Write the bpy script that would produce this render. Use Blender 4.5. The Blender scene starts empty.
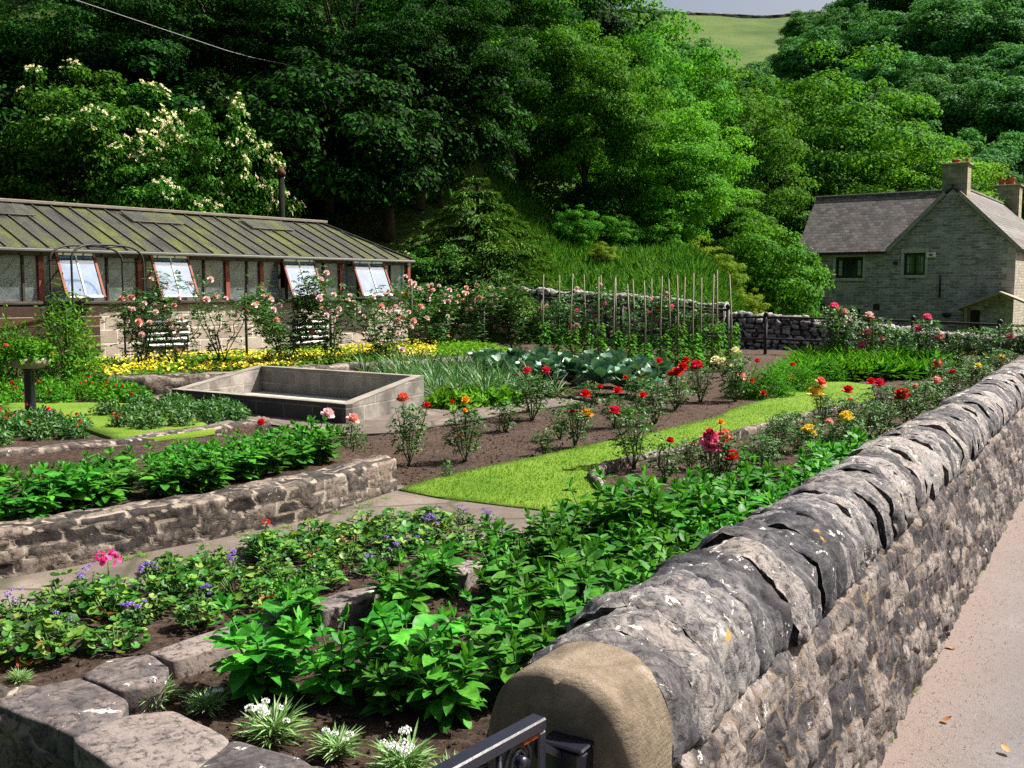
import bpy, math, random
import numpy as np
from mathutils import Vector

rng = np.random.default_rng(11)
random.seed(5)
PI = math.pi
scene = bpy.context.scene
COL = scene.collection
FL = 1000.0
CZ = 1.33
HAZE = .0001
TH = math.atan(94 / FL)
UP = np.array([0, math.sin(TH), math.cos(TH)])
FW = np.array([0, math.cos(TH), -math.sin(TH)])

def ray(px, py):
    return np.array([px - 512.0, 0, 0]) + (384.0 - py) * UP + FL * FW
def G(px, py, z=0.0):
    d = ray(px, py); t = (z - CZ) / d[2]
    return np.array([d[0] * t, d[1] * t, z])
def AY(px, py, Y):
    d = ray(px, py); t = Y / d[1]
    return np.array([d[0] * t, Y, CZ + d[2] * t])
def nrm(a):
    return a / np.maximum(np.linalg.norm(a, axis=-1, keepdims=True), 1e-9)

# ------------------------------------------------------------------ noise
def _h(i, j, k, s):
    n = (i * 374761393 + j * 668265263 + k * 2147483647 + s * 974634777) & 0xFFFFFFFF
    n = ((n ^ (n >> 13)) * 1274126177) & 0xFFFFFFFF
    n = ((n ^ (n >> 16)) * 2246822519) & 0xFFFFFFFF
    return ((n >> 8) & 0xFFFF) / 65535.0
def vnoise(p, s=0):
    p = np.asarray(p, float)
    f = np.floor(p).astype(np.int64); t = p - f; t = t * t * (3 - 2 * t)
    r = 0
    for a in (0, 1):
        wa = t[:, 0] if a else 1 - t[:, 0]
        for b in (0, 1):
            wb = t[:, 1] if b else 1 - t[:, 1]
            for c in (0, 1):
                wc = t[:, 2] if c else 1 - t[:, 2]
                r = r + wa * wb * wc * _h(f[:, 0] + a, f[:, 1] + b, f[:, 2] + c, s)
    return r
def fbm(p, o=4, s=0):
    r = 0; a = .5
    p = np.asarray(p, float)
    for i in range(o):
        r = r + a * (vnoise(p, s + i) - .5); p = p * 2.03 + 7.1; a *= .5
    return r
def sstep(a, b, x):
    t = np.clip((x - a) / (b - a), 0, 1); return t * t * (3 - 2 * t)

# ------------------------------------------------------------------ mesh helpers
def mesh(name, V, Fs, mat=None, smooth=False, attrs=None, mats=None, midx=None):
    V = np.asarray(V, np.float32)
    if not isinstance(Fs, (list, tuple)): Fs = [Fs]
    Fs = [np.asarray(f, np.int32) for f in Fs if len(f)]
    me = bpy.data.meshes.new(name)
    me.vertices.add(len(V)); me.vertices.foreach_set('co', V.ravel())
    nl = sum(f.size for f in Fs); nf = sum(len(f) for f in Fs)
    me.loops.add(nl); me.polygons.add(nf)
    me.loops.foreach_set('vertex_index', np.concatenate([f.ravel() for f in Fs]))
    tot = np.concatenate([np.full(len(f), f.shape[1], np.int32) for f in Fs])
    st = np.concatenate([[0], np.cumsum(tot)[:-1]]).astype(np.int32)
    me.polygons.foreach_set('loop_start', st); me.polygons.foreach_set('loop_total', tot)
    if mats:
        for m in mats: me.materials.append(m)
        if midx is not None: me.polygons.foreach_set('material_index', np.asarray(midx, np.int32))
    elif mat: me.materials.append(mat)
    me.update(calc_edges=True)
    me.polygons.foreach_set('use_smooth', np.full(nf, bool(smooth)))
    if attrs:
        for k, v in attrs.items():
            a = me.attributes.new(k, 'FLOAT', 'POINT'); a.data.foreach_set('value', np.asarray(v, np.float32))
    me.validate()
    return me
def obj(name, me, parent=None, loc=None, rz=0, sc=None, rot=None):
    o = bpy.data.objects.new(name, me); COL.objects.link(o)
    if parent: o.parent = parent
    if loc is not None: o.location = [float(c) for c in loc]
    if rot is not None: o.rotation_euler = rot
    elif rz: o.rotation_euler = (0, 0, rz)
    if sc is not None: o.scale = (sc, sc, sc) if np.isscalar(sc) else sc
    return o
def tag(o, label=None, cat=None, group=None, kind=None):
    if label: o['label'] = label
    if cat: o['category'] = cat
    if group: o['group'] = group
    if kind: o['kind'] = kind
    return o
def thing(name, label, cat, loc=(0, 0, 0), rz=0, group=None, sc=None):
    return tag(obj(name, None, None, loc, rz, sc), label, cat, group)

class MB:
    "collects pieces into one mesh"
    def __init__(s): s.V = []; s.F = {}; s.n = 0; s.I = []
    def add(s, V, *Fs):
        V = np.asarray(V, float).reshape(-1, 3)
        for f in Fs:
            f = np.asarray(f, int)
            if f.ndim == 1: f = f[None]
            s.F.setdefault(f.shape[1], []).append(f + s.n)
        s.V.append(V); s.n += len(V); return s
    def box(s, c, size, ax=None, bev=0.0):
        "box centred at c; ax = 3x3 rows are local axes"
        ax = np.eye(3) if ax is None else np.asarray(ax, float)
        sx, sy, sz = [v / 2 for v in size]
        b = min(bev, sx * .9, sy * .9, sz * .9)
        if b <= 0:
            P = np.array([[x, y, z] for x in (-sx, sx) for y in (-sy, sy) for z in (-sz, sz)])
            F = [[0, 1, 3, 2], [4, 6, 7, 5], [0, 4, 5, 1], [2, 3, 7, 6], [0, 2, 6, 4], [1, 5, 7, 3]]
            return s.add(P @ ax + np.asarray(c, float), F)
        # bevelled: 24 verts
        P = []; idx = {}
        for i in (0, 1):
            for j in (0, 1):
                for k in (0, 1):
                    q = np.array([(-sx, sx)[i], (-sy, sy)[j], (-sz, sz)[k]])
                    sg = np.array([(-1, 1)[i], (-1, 1)[j], (-1, 1)[k]])
                    for a in range(3):
                        p = q - sg * b; p[a] = q[a]
                        idx[(i, j, k, a)] = len(P); P.append(p)
        F4 = []; F3 = []
        for a in range(3):
            o = [x for x in range(3) if x != a]
            for v in (0, 1):
                lo = []
                for (m, n) in ((0, 0), (1, 0), (1, 1), (0, 1)):
                    t = [0, 0, 0]; t[a] = v; t[o[0]] = m; t[o[1]] = n
                    lo.append(idx[(*t, a)])
                F4.append(lo)
        for a in range(3):
            o = [x for x in range(3) if x != a]
            for m in (0, 1):
                for n in (0, 1):
                    t0 = [0, 0, 0]; t0[a] = 0; t0[o[0]] = m; t0[o[1]] = n
                    t1 = list(t0); t1[a] = 1
                    F4.append([idx[(*t0, o[0])], idx[(*t1, o[0])], idx[(*t1, o[1])], idx[(*t0, o[1])]])
        for i in (0, 1):
            for j in (0, 1):
                for k in (0, 1):
                    F3.append([idx[(i, j, k, a)] for a in range(3)])
        return s.add(np.array(P) @ ax + np.asarray(c, float), F4, F3)
    def bar(s, a, b, w, h=None, up=(0, 0, 1), bev=0.0):
        a = np.asarray(a, float); b = np.asarray(b, float); h = h or w
        d = b - a; L = np.linalg.norm(d); d = d / L
        u = np.asarray(up, float)
        if abs(np.dot(u, d)) > .98: u = np.array([0, 1.0, 0])
        x = nrm(np.cross(d, u)); z = np.cross(x, d)
        return s.box((a + b) / 2, (w, L, h), np.array([x, d, z]), bev)
    def tube(s, pts, r, n=6, cap=True):
        pts = np.asarray(pts, float); m = len(pts)
        r = np.full(m, r) if np.isscalar(r) else np.asarray(r, float)
        T = nrm(np.gradient(pts, axis=0))
        ref = np.array([0, 0, 1.0]) if abs(T[0][2]) < .9 else np.array([1.0, 0, 0])
        A = nrm(np.cross(T, ref)); 
        for i in range(1, m):
            if np.dot(A[i], A[i - 1]) < 0: A[i] = -A[i]
        B = np.cross(T, A)
        th = np.arange(n) * 2 * PI / n
        V = pts[:, None] + r[:, None, None] * (np.cos(th)[None, :, None] * A[:, None] + np.sin(th)[None, :, None] * B[:, None])
        i = np.arange(m - 1)[:, None] * n; j = np.arange(n)[None]
        F = np.stack([i + j, i + (j + 1) % n, i + n + (j + 1) % n, i + n + j], -1).reshape(-1, 4)
        s.add(V.reshape(-1, 3), F)
        if cap:
            s.F.setdefault(n, []).append(np.array([np.arange(n)[::-1] + s.n - m * n, np.arange(n) + s.n - n]))
        return s
    def lathe(s, prof, c=(0, 0, 0), n=20, axis=None):
        prof = np.asarray(prof, float); m = len(prof); th = np.arange(n) * 2 * PI / n
        V = np.stack([prof[:, None, 0] * np.cos(th), prof[:, None, 0] * np.sin(th), np.repeat(prof[:, 1:2], n, 1)], -1).reshape(-1, 3)
        if axis is not None: V = V @ np.asarray(axis, float)
        i = np.arange(m - 1)[:, None] * n; j = np.arange(n)[None]
        F = np.stack([i + j, i + (j + 1) % n, i + n + (j + 1) % n, i + n + j], -1).reshape(-1, 4)
        return s.add(V + np.asarray(c, float), F)
    def poly_prism(s, poly, z0, z1):
        poly = np.asarray(poly, float)[:, :2]; n = len(poly)
        V = np.vstack([np.c_[poly, np.full(n, z0)], np.c_[poly, np.full(n, z1)]])
        i = np.arange(n); j = (i + 1) % n
        s.add(V, np.c_[i, j, j + n, i + n])
        s.F.setdefault(n, []).append(np.array([i[::-1] + s.n - 2 * n, i + s.n - n]))
        return s
    def mesh(s, name, mat, smooth=False):
        Fs = [np.concatenate(v) for v in s.F.values()]
        return mesh(name, np.concatenate(s.V), Fs, mat, smooth)

# leaves: template rows (s, w, h) ---------------------------------------
def T(rows, fold=.12):
    V = []; F = []
    for (s_, w) in rows:
        V += [(s_, -w, fold * (w > 0)), (s_, 0, 0), (s_, w, fold * (w > 0))]
    for i in range(len(rows) - 1):
        a = 3 * i
        F += [[a, a + 1, a + 4, a + 3], [a + 1, a + 2, a + 5, a + 4]]
    return np.array(V, float), np.array(F)
RH = (np.array([(0, 0, 0), (.45, .5, .08), (1, 0, 0), (.45, -.5, .08)], float), np.array([[0, 1, 2, 3]]))
OV = T([(0, .03), (.14, .27), (.38, .49), (.66, .44), (.88, .22), (1, .01)], .1)
OV2 = T([(0, .03), (.5, .48), (1, .01)])
LN = T([(0, .12), (.3, .45), (.65, .5), (1, .02)], .25)
PT = T([(0, .1), (.4, .5), (.75, .6), (1, .35)], .15)
def _disc(n=9, lob=.1):
    V = [(.5, 0, -.12)]
    for i in range(n):
        a = PI + 2 * PI * (i + .5) / n; r = .5 * (1 + (lob if i % 2 else -lob))
        V.append((.5 + r * math.cos(a), r * math.sin(a), .06 if i % 2 else 0))
    F = [[0, 1 + i, 1 + (i + 1) % n] for i in range(n)]
    F.pop(n - 1)
    return np.array(V, float), np.array(F)
DS = _disc(11, .08)
def leaves(P, D, N, L, W, tpl, curl=.2):
    P = np.asarray(P, float); n = len(P)
    D = nrm(np.broadcast_to(D, P.shape).astype(float)); N = np.broadcast_to(N, P.shape).astype(float)
    S = nrm(np.cross(D, N) + 1e-6); N = np.cross(S, D)
    L = np.broadcast_to(L, n).astype(float)[:, None, None]; W = np.broadcast_to(W, n).astype(float)[:, None, None]
    curl = np.broadcast_to(curl, n).astype(float)[:, None, None]
    tv, tf = tpl
    s_, w, h = tv[None, :, 0:1], tv[None, :, 1:2], tv[None, :, 2:3]
    V = P[:, None] + s_ * L * D[:, None] + w * W * S[:, None] + (h * W - curl * s_ * s_ * L) * N[:, None]
    F = (tf[None] + (np.arange(n) * len(tv))[:, None, None]).reshape(-1, tf.shape[1])
    return V.reshape(-1, 3), F

# ------------------------------------------------------------------ materials
class NT:
    def __init__(s, name):
        s.m = bpy.data.materials.new(name); s.m.use_nodes = True; s.t = s.m.node_tree; s.t.nodes.clear()
        s.out = s.t.nodes.new('ShaderNodeOutputMaterial')
    def n(s, typ, _out=0, **kw):
        nd = s.t.nodes.new('ShaderNode' + typ)
        for k, v in kw.items():
            if k.startswith('_'):
                setattr(nd, k[1:], v); continue
            key = k.replace('__', ' ')
            inp = nd.inputs[int(key[1:])] if key[0] == 'i' and key[1:].isdigit() else nd.inputs[key]
            if isinstance(v, bpy.types.NodeSocket): s.t.links.new(v, inp)
            elif isinstance(v, (tuple, list)) and len(v) == 3 and inp.type == 'RGBA': inp.default_value = (*v, 1)
            else: inp.default_value = v
        return nd.outputs[_out]
    def noise(s, vec, scale, detail=4, rough=.6, dist=0, out=0):
        return s.n('TexNoise', out, Vector=vec, Scale=scale, Detail=detail, Roughness=rough, Distortion=dist)
    def ramp(s, fac, stops, interp='LINEAR'):
        nd = s.t.nodes.new('ShaderNodeValToRGB'); e = nd.color_ramp.elements; nd.color_ramp.interpolation = interp
        while len(e) < len(stops): e.new(.5)
        for q, (p, c) in zip(e, stops):
            q.position = p; q.color = (*c, 1) if not np.isscalar(c) else (c, c, c, 1)
        s.t.links.new(fac, nd.inputs[0]); return nd.outputs[0]
    def math(s, op, a, b=0.5, clamp=False):
        nd = s.t.nodes.new('ShaderNodeMath'); nd.operation = op; nd.use_clamp = clamp
        for i, v in enumerate((a, b)):
            if isinstance(v, bpy.types.NodeSocket): s.t.links.new(v, nd.inputs[i])
            else: nd.inputs[i].default_value = v
        return nd.outputs[0]
    def mix(s, f, a, b, mode='MIX'):
        nd = s.t.nodes.new('ShaderNodeMix'); nd.data_type = 'RGBA'; nd.blend_type = mode
        for i, v in ((0, f), (6, a), (7, b)):
            if isinstance(v, bpy.types.NodeSocket): s.t.links.new(v, nd.inputs[i])
            elif isinstance(v, (tuple, list)): nd.inputs[i].default_value = (*v, 1)
            else: nd.inputs[i].default_value = v
        return nd.outputs[2]
    def pos(s): return s.n('NewGeometry', 0)
    def objc(s): return s.n('TexCoord', 3)
    def attr(s, name): return s.n('Attribute', 2, _attribute_name=name)
    def bump(s, h, strength=.5, dist=.02, nrm=None):
        kw = dict(Height=h, Strength=strength, Distance=dist)
        if nrm is not None: kw['Normal'] = nrm
        return s.n('Bump', **kw)
    def bsdf(s, col, rough=.8, spec=.3, nrm=None, **kw):
        k = dict(Base__Color=col, Roughness=rough); k['Specular IOR Level'] = spec
        if nrm is not None: k['Normal'] = nrm
        k.update(kw)
        return s.n('BsdfPrincipled', **k)
    def done(s, sh): s.t.links.new(sh, s.out.inputs[0]); return s.m

def simple(name, col, rough=.6, spec=.4, metal=0, var=.15, scale=8, bump=.15):
    t = NT(name); p = t.objc()
    n = t.noise(p, scale, 5)
    c = t.mix(t.ramp(n, [(.3, 0), (.7, 1)]), tuple(x * (1 - var) for x in col), tuple(min(1, x * (1 + var)) for x in col))
    b = t.bump(t.noise(p, scale * 6, 4), bump, .005)
    return t.done(t.bsdf(c, rough, spec, b, Metallic=metal))
def leafmat(name, cols, trans=.3, rough=.5, spec=.35, ov=.25, tint=(1.25, 1.15, .6), clump=.0):
    t = NT(name); g = t.n('NewGeometry', 8)
    n = len(cols); c = t.ramp(g, [((i + .5) / n, q) for i, q in enumerate(cols)])
    r = t.n('ObjectInfo', 5)
    v = t.n('MapRange', Value=r, **{'i3': 1 - ov, 'i4': 1 + ov})
    c = t.n('HueSaturation', Color=c, Value=v, Saturation=1.0, Hue=t.n('MapRange', Value=r, **{'i3': .49, 'i4': .51}))
    if clump:
        q = t.noise(t.objc(), clump, 2)
        c = t.mix(1.0, c, t.ramp(q, [(.3, .62), (.7, 1.3)]), 'MULTIPLY')
    a = t.bsdf(c, rough, spec)
    b = t.n('BsdfTranslucent', Color=t.mix(1.0, c, tint, 'MULTIPLY'))
    return t.done(t.n('MixShader', Fac=trans, i1=a, i2=b))
def petal(name, c1, c2, rough=.6):
    t = NT(name); g = t.n('NewGeometry', 8)
    c = t.mix(g, c1, c2)
    a = t.bsdf(c, rough, .2); b = t.n('BsdfTranslucent', Color=c)
    return t.done(t.n('MixShader', Fac=.3, i1=a, i2=b))

def stonemat(name, dark, mid, light, joint, lichen=(.62, .6, .56), lic=.62, scale=1.0, ochre=.0, bumpd=.012):
    "rubble stone that reads per-vertex 'sid' (stone number) and 'joint'"
    t = NT(name); p = t.pos(); sid = t.attr('sid'); jt = t.attr('joint')
    n1 = t.noise(p, 9 * scale, 10, .72, 1.2); n2 = t.noise(p, 34 * scale, 8, .72, .5); n3 = t.noise(p, 2.0 * scale, 5)
    f = t.math('ADD', t.math('MULTIPLY', n1, .72), t.math('MULTIPLY', sid, .28))
    c = t.ramp(f, [(.34, dark), (.47, mid), (.6, light)])
    c = t.mix(t.ramp(n3, [(.45, 0), (.65, .35)]), c, t.mix(1.0, c, (1.18, .98, .82), 'MULTIPLY'))
    c = t.mix(t.ramp(n2, [(.38, .85), (.5, 0)]), c, tuple(x * .4 for x in dark))
    cr = t.math('ABSOLUTE', t.math('SUBTRACT', t.noise(t.n('Mapping', Vector=p, Rotation=(.3, .5, .2), Scale=(1, 1, 2.5)), 4.0 * scale, 5, .55, .4), .5))
    cr2 = t.math('MULTIPLY', t.ramp(cr, [(.003, .6), (.014, 0)]), t.ramp(t.noise(p, 3.1 * scale, 3), [(.5, 0), (.6, 1)]))
    c = t.mix(cr2, c, tuple(x * .25 for x in dark))
    lw = t.math('MULTIPLY', t.ramp(t.noise(p, 11 * scale, 9, .7, .8), [(lic - .02, 0), (lic + .01, 1)]), t.ramp(t.noise(p, 60, 5), [(.42, 0), (.5, 1)]))
    c = t.mix(lw, c, lichen)
    if ochre:
        lo = t.ramp(t.noise(t.n('VectorMath', Vector=p, **{'i1': (3.1, 8.2, 1.7)}), 9 * scale, 6, .6), [(.7 - ochre, 0), (.73 - ochre, 1)])
        c = t.mix(lo, c, (.34, .2, .045))
    jm = t.math('MULTIPLY', t.ramp(jt, [(.2, 0), (.5, 1)]), t.ramp(t.noise(p, 14, 4), [(.3, .45), (.5, 1)]))
    jc = t.mix(n2, tuple(x * .6 for x in joint), tuple(min(1, x * 1.25) for x in joint))
    c = t.mix(jm, c, jc)
    h = t.math('SUBTRACT', t.math('ADD', t.math('MULTIPLY', n1, .6), t.math('MULTIPLY', n2, .5)), t.math('MULTIPLY', cr2, .25))
    b = t.bump(h, .9, bumpd); b = t.bump(t.noise(p, 90 * scale, 4, .7), .5, .003, b)
    return t.done(t.bsdf(c, .88, .25, b))

# ------------------------------------------------------------------ stone wall sweeps
def vor(u, v, seed, jit=.36):
    "edge distance and id of jittered running-bond cells"
    r = np.floor(v).astype(int)
    best = np.full(u.shape, 9.0); sec = best.copy(); bid = np.zeros(u.shape)
    for dr in (-1, 0, 1):
        rr = r + dr
        off = (rr % 2) * .5 + _h(rr, rr * 0, rr * 0, seed) * .6
        c = np.floor(u - off).astype(int)
        for dc in (-1, 0, 1, 2):
            cc = c + dc
            h1 = _h(cc, rr, rr * 0, seed + 1); h2 = _h(cc, rr, rr * 0, seed + 2); h3 = _h(cc, rr, rr * 0, seed + 3)
            x = cc + off + .5 + (h1 - .5) * 2 * jit; y = rr + .5 + (h2 - .5) * jit
            d = (np.abs(u - x) ** 3 * (.6 + .5 * h3) + np.abs(v - y) ** 3) ** (1 / 3)
            m = d < best
            sec = np.where(m, best, np.minimum(sec, d)); bid = np.where(m, h3 * .61803 * 7 % 1, bid); best = np.where(m, d, best)
    return sec - best, bid

def sweep(name, path, prof, ss, ws, hs, amp, mat, seed=1, dp=.05, rough=.012, jw=.16, parent=None, tops=None):
    """path: (n,3) base polyline points; prof: closed-open cross-section [(n, z)...] from front-bottom over the top to back-bottom.
    ss: sample distances along path. Stones ws x hs. amp: how far stones stand proud of joints."""
    path = np.asarray(path, float)
    seg = np.linalg.norm(np.diff(path[:, :2], axis=0), axis=1); cum = np.r_[0, np.cumsum(seg)]
    L = cum[-1]
    ss = np.asarray(ss, float); ss = ss[ss < L]; ss = np.r_[ss, L]
    c = np.stack([np.interp(ss, cum, path[:, k]) for k in range(3)], -1)
    tg = np.stack([np.gradient(np.interp(ss, cum, path[:, k]), ss) for k in range(2)], -1)
    k = max(1, int(len(ss) / 40))
    tg = nrm(tg); nx, ny = tg[:, 1], -tg[:, 0]      # right-hand normal = front (n>0)
    prof = np.asarray(prof, float)
    ps = np.linalg.norm(np.diff(prof, axis=0), axis=1); pc = np.r_[0, np.cumsum(ps)]
    q = np.linspace(0, pc[-1], max(8, int(pc[-1] / dp) + 1))
    pn = np.interp(q, pc, prof[:, 0]); pz = np.interp(q, pc, prof[:, 1])
    tn = np.gradient(pn); tz = np.gradient(pz); ln = np.hypot(tn, tz); on, oz = tz / ln, -tn / ln
    if on[0] < 0: on, oz = -on, -oz
    Sg, Qg = np.meshgrid(ss, q, indexing='ij')
    wob = fbm(np.stack([Sg.ravel() * 1.1, Qg.ravel() * 1.1, Sg.ravel() * 0 + seed], -1), 3, seed).reshape(Sg.shape)
    e, sid = vor((Sg + wob * .12) / ws, (Qg + wob * .22) / hs, seed)
    face = sstep(0, jw, e + fbm(np.stack([Sg.ravel() * 22, Qg.ravel() * 22, Sg.ravel() * 0], -1), 3, seed + 31).reshape(Sg.shape) * jw * 1.2)
    def P(n, z):
        return np.stack([c[:, None, 0] + nx[:, None] * n, c[:, None, 1] + ny[:, None] * n, c[:, None, 2] + z], -1)
    N0 = np.broadcast_to(pn[None], Sg.shape); Z0 = np.broadcast_to(pz[None], Sg.shape)
    X = P(N0, Z0)
    fb = fbm(X.reshape(-1, 3) * 9, 4, seed + 9).reshape(Sg.shape); fb2 = fbm(X.reshape(-1, 3) * 2.2, 3, seed + 5).reshape(Sg.shape)
    d = amp * face * (.45 + .9 * sid) + fb * rough * 2.2 * (.4 + face) + fb2 * amp * 1.2
    if tops is not None:
        tw = np.clip(oz, 0, 1)[None] * fbm(np.stack([Sg.ravel() * 3, Qg.ravel() * 0, Qg.ravel() * 0], -1), 3, seed + 77).reshape(Sg.shape) * tops
        Z0 = Z0 + tw
    X = P(N0 + on[None] * d, Z0 + oz[None] * d)
    m, n = Sg.shape
    i = np.arange(m - 1)[:, None] * n; j = np.arange(n - 1)[None]
    F = np.stack([i + j, i + j + 1, i + n + j + 1, i + n + j], -1).reshape(-1, 4)[:, ::-1]
    V = X.reshape(-1, 3); Fs = [F]
    # ends: fan to centre
    for a, fl in ((0, 1), ((m - 1) * n, 0)):
        ring = np.arange(n) + a; cc = V[ring].mean(0); V = np.vstack([V, cc]); ci = len(V) - 1
        tri = np.c_[ring[:-1], ring[1:], np.full(n - 1, ci)]
        Fs.append(tri if fl else tri[:, ::-1])
    jt = np.r_[(1 - face).ravel(), .5, .5]; sd = np.r_[sid.ravel(), .5, .5]
    me = mesh(name, V, Fs, mat, True, {'joint': jt, 'sid': sd})
    return obj(name, me, parent)

def ordw(n):
    ones = 'zeroth first second third fourth fifth sixth seventh eighth ninth tenth eleventh twelfth thirteenth fourteenth fifteenth sixteenth seventeenth eighteenth nineteenth'.split()
    if n < 20: return ones[n]
    tens = {2: 'twent', 3: 'thirt', 4: 'fort', 5: 'fift', 6: 'sixt', 7: 'sevent', 8: 'eight', 9: 'ninet'}
    return tens[n // 10] + ('ieth' if n % 10 == 0 else 'y-' + ones[n % 10])
def inpoly(p, poly):
    x, y = p; c = False; n = len(poly)
    for i in range(n):
        x1, y1 = poly[i][:2]; x2, y2 = poly[(i + 1) % n][:2]
        if (y1 > y) != (y2 > y) and x < (x2 - x1) * (y - y1) / (y2 - y1) + x1: c = not c
    return c
def fill(poly, sp, seed=0, tries=4000, inset=0):
    r = random.Random(seed); poly = [tuple(q[:2]) for q in poly]
    xs = [q[0] for q in poly]; ys = [q[1] for q in poly]; out = []
    for _ in range(tries):
        p = (r.uniform(min(xs), max(xs)), r.uniform(min(ys), max(ys)))
        if inpoly(p, poly) and all((p[0] - q[0]) ** 2 + (p[1] - q[1]) ** 2 > sp * sp for q in out): out.append(p)
    return sorted(out, key=lambda q: q[1])
# ================================================================== camera, light, sky
cam = bpy.data.cameras.new('camera'); cam.lens = 36 * FL / 1024; cam.sensor_width = 36; cam.clip_end = 2000; cam.clip_start = .05
co = obj('camera', cam, None, (0, 0, CZ)); co.rotation_euler = (PI / 2 - TH, 0, 0); scene.camera = co
SUN_EL = math.radians(50); SH = nrm(np.array([.95, .31])); SUN_DIR = np.array([SH[0] * math.cos(SUN_EL), SH[1] * math.cos(SUN_EL), math.sin(SUN_EL)])
w = bpy.data.worlds.new('World'); scene.world = w; w.use_nodes = True
wt = w.node_tree; wt.nodes.clear()
sk = wt.nodes.new('ShaderNodeTexSky'); sk.sky_type = 'NISHITA'; sk.sun_disc = False; sk.sun_elevation = SUN_EL
sk.sun_rotation = math.atan2(SH[0], SH[1]); sk.dust_density = 7; sk.air_density = 1.0
bg = wt.nodes.new('ShaderNodeBackground'); bg.inputs[1].default_value = .052
wo = wt.nodes.new('ShaderNodeOutputWorld'); wt.links.new(sk.outputs[0], bg.inputs[0]); wt.links.new(bg.outputs[0], wo.inputs[0])
sl = bpy.data.lights.new('sun', 'SUN'); sl.energy = 5.0; sl.angle = math.radians(.5); sl.color = (1, .95, .87)
so = obj('sun', sl, None, (20, 10, 40)); so.rotation_euler = Vector(-SUN_DIR).to_track_quat('-Z', 'Y').to_euler()
vs = scene.view_settings; vs.view_transform = 'Standard'; vs.look = 'None'; vs.gamma = 1; vs.exposure = 1.36; vs.use_curve_mapping = False
scene.cycles.use_denoising = False; scene.cycles.sample_clamp_indirect = 3; scene.cycles.sample_clamp_direct = 12; scene.cycles.caustics_reflective = False; scene.cycles.caustics_refractive = False
scene.cycles.max_bounces = 6; scene.cycles.diffuse_bounces = 2; scene.cycles.glossy_bounces = 2; scene.cycles.transmission_bounces = 4; scene.cycles.transparent_max_bounces = 12

# ================================================================== materials
M = {}
M['limestone'] = stonemat('limestone', (.022, .02, .024), (.068, .06, .062), (.21, .18, .165), (.17, .128, .098), lic=.66, ochre=.02, bumpd=.02)
M['coping'] = stonemat('coping_limestone', (.026, .025, .03), (.083, .08, .087), (.225, .208, .2), (.1, .09, .08), lic=.625, ochre=.02, bumpd=.02)
M['garden_stone'] = stonemat('garden_stone', (.018, .015, .014), (.058, .048, .042), (.16, .13, .11), (.27, .225, .18), lic=.66, ochre=.0)
M['dry_stone'] = stonemat('dry_stone', (.06, .058, .06), (.16, .15, .145), (.34, .32, .29), (.012, .012, .012), lic=.6)
M['slab'] = stonemat('slab_stone', (.04, .036, .038), (.085, .074, .074), (.18, .15, .138), (.5, .42, .34), lic=.64, bumpd=.008)

def mat_pier():
    t = NT('sandstone'); p = t.pos()
    n = t.noise(p, 6, 8, .7, .5); n2 = t.noise(p, 38, 8, .78); n3 = t.noise(p, 130, 4, .7)
    c = t.ramp(n, [(.34, (.1, .078, .055)), (.5, (.175, .138, .1)), (.64, (.26, .21, .158))])
    c = t.mix(t.ramp(n2, [(.36, .5), (.5, 0)]), c, (.16, .12, .07))
    c = t.mix(t.ramp(t.noise(p, 7, 3, .5), [(.68, 0), (.72, .6)]), c, (.34, .28, .23)); c = t.mix(t.ramp(t.noise(p, 12, 6, .7), [(.56, 0), (.66, .5)]), c, (.12, .1, .07))
    b = t.bump(n2, .9, .012); b = t.bump(n3, .7, .003, b); b = t.bump(t.noise(t.n('Mapping', Vector=p, Rotation=(0, .7, .5), Scale=(1, 1, 7)), 14, 4), .5, .01, b)
    return t.done(t.bsdf(c, .9, .2, b))
M['sandstone'] = mat_pier()
def mat_soil():
    t = NT('soil'); p = t.pos()
    n = t.noise(p, 1.5, 5, .6); n2 = t.noise(p, 28, 8, .75); n3 = t.noise(p, 110, 4, .7)
    c = t.ramp(n2, [(.3, (.018, .011, .008)), (.5, (.062, .04, .029)), (.68, (.14, .098, .075))])
    c = t.mix(1.0, c, t.ramp(n, [(.3, .7), (.7, 1.25)]), 'MULTIPLY')
    c = t.mix(t.ramp(n3, [(.68, 0), (.74, .8)]), c, (.3, .25, .2))
    b = t.bump(n2, 1.0, .04); b = t.bump(n3, .7, .008, b)
    return t.done(t.bsdf(c, .95, .15, b))
M['soil'] = mat_soil()
def mat_lawn(name='lawn', c0=(.06, .125, .01), c1=(.1, .18, .014), c2=(.15, .21, .028)):
    t = NT(name); p = t.pos()
    n = t.noise(p, 1.3, 5, .6); n2 = t.noise(p, 60, 6, .7)
    c = t.ramp(t.math('ADD', t.math('MULTIPLY', n, .55), t.math('MULTIPLY', n2, .45)), [(.35, c0), (.5, c1), (.66, c2)])
    b = t.bump(n2, .8, .02)
    return t.done(t.bsdf(c, .9, .15, b))
M['lawn'] = mat_lawn()
M['meadow'] = mat_lawn('meadow', (.1, .14, .035), (.16, .2, .05), (.22, .24, .08))
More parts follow.
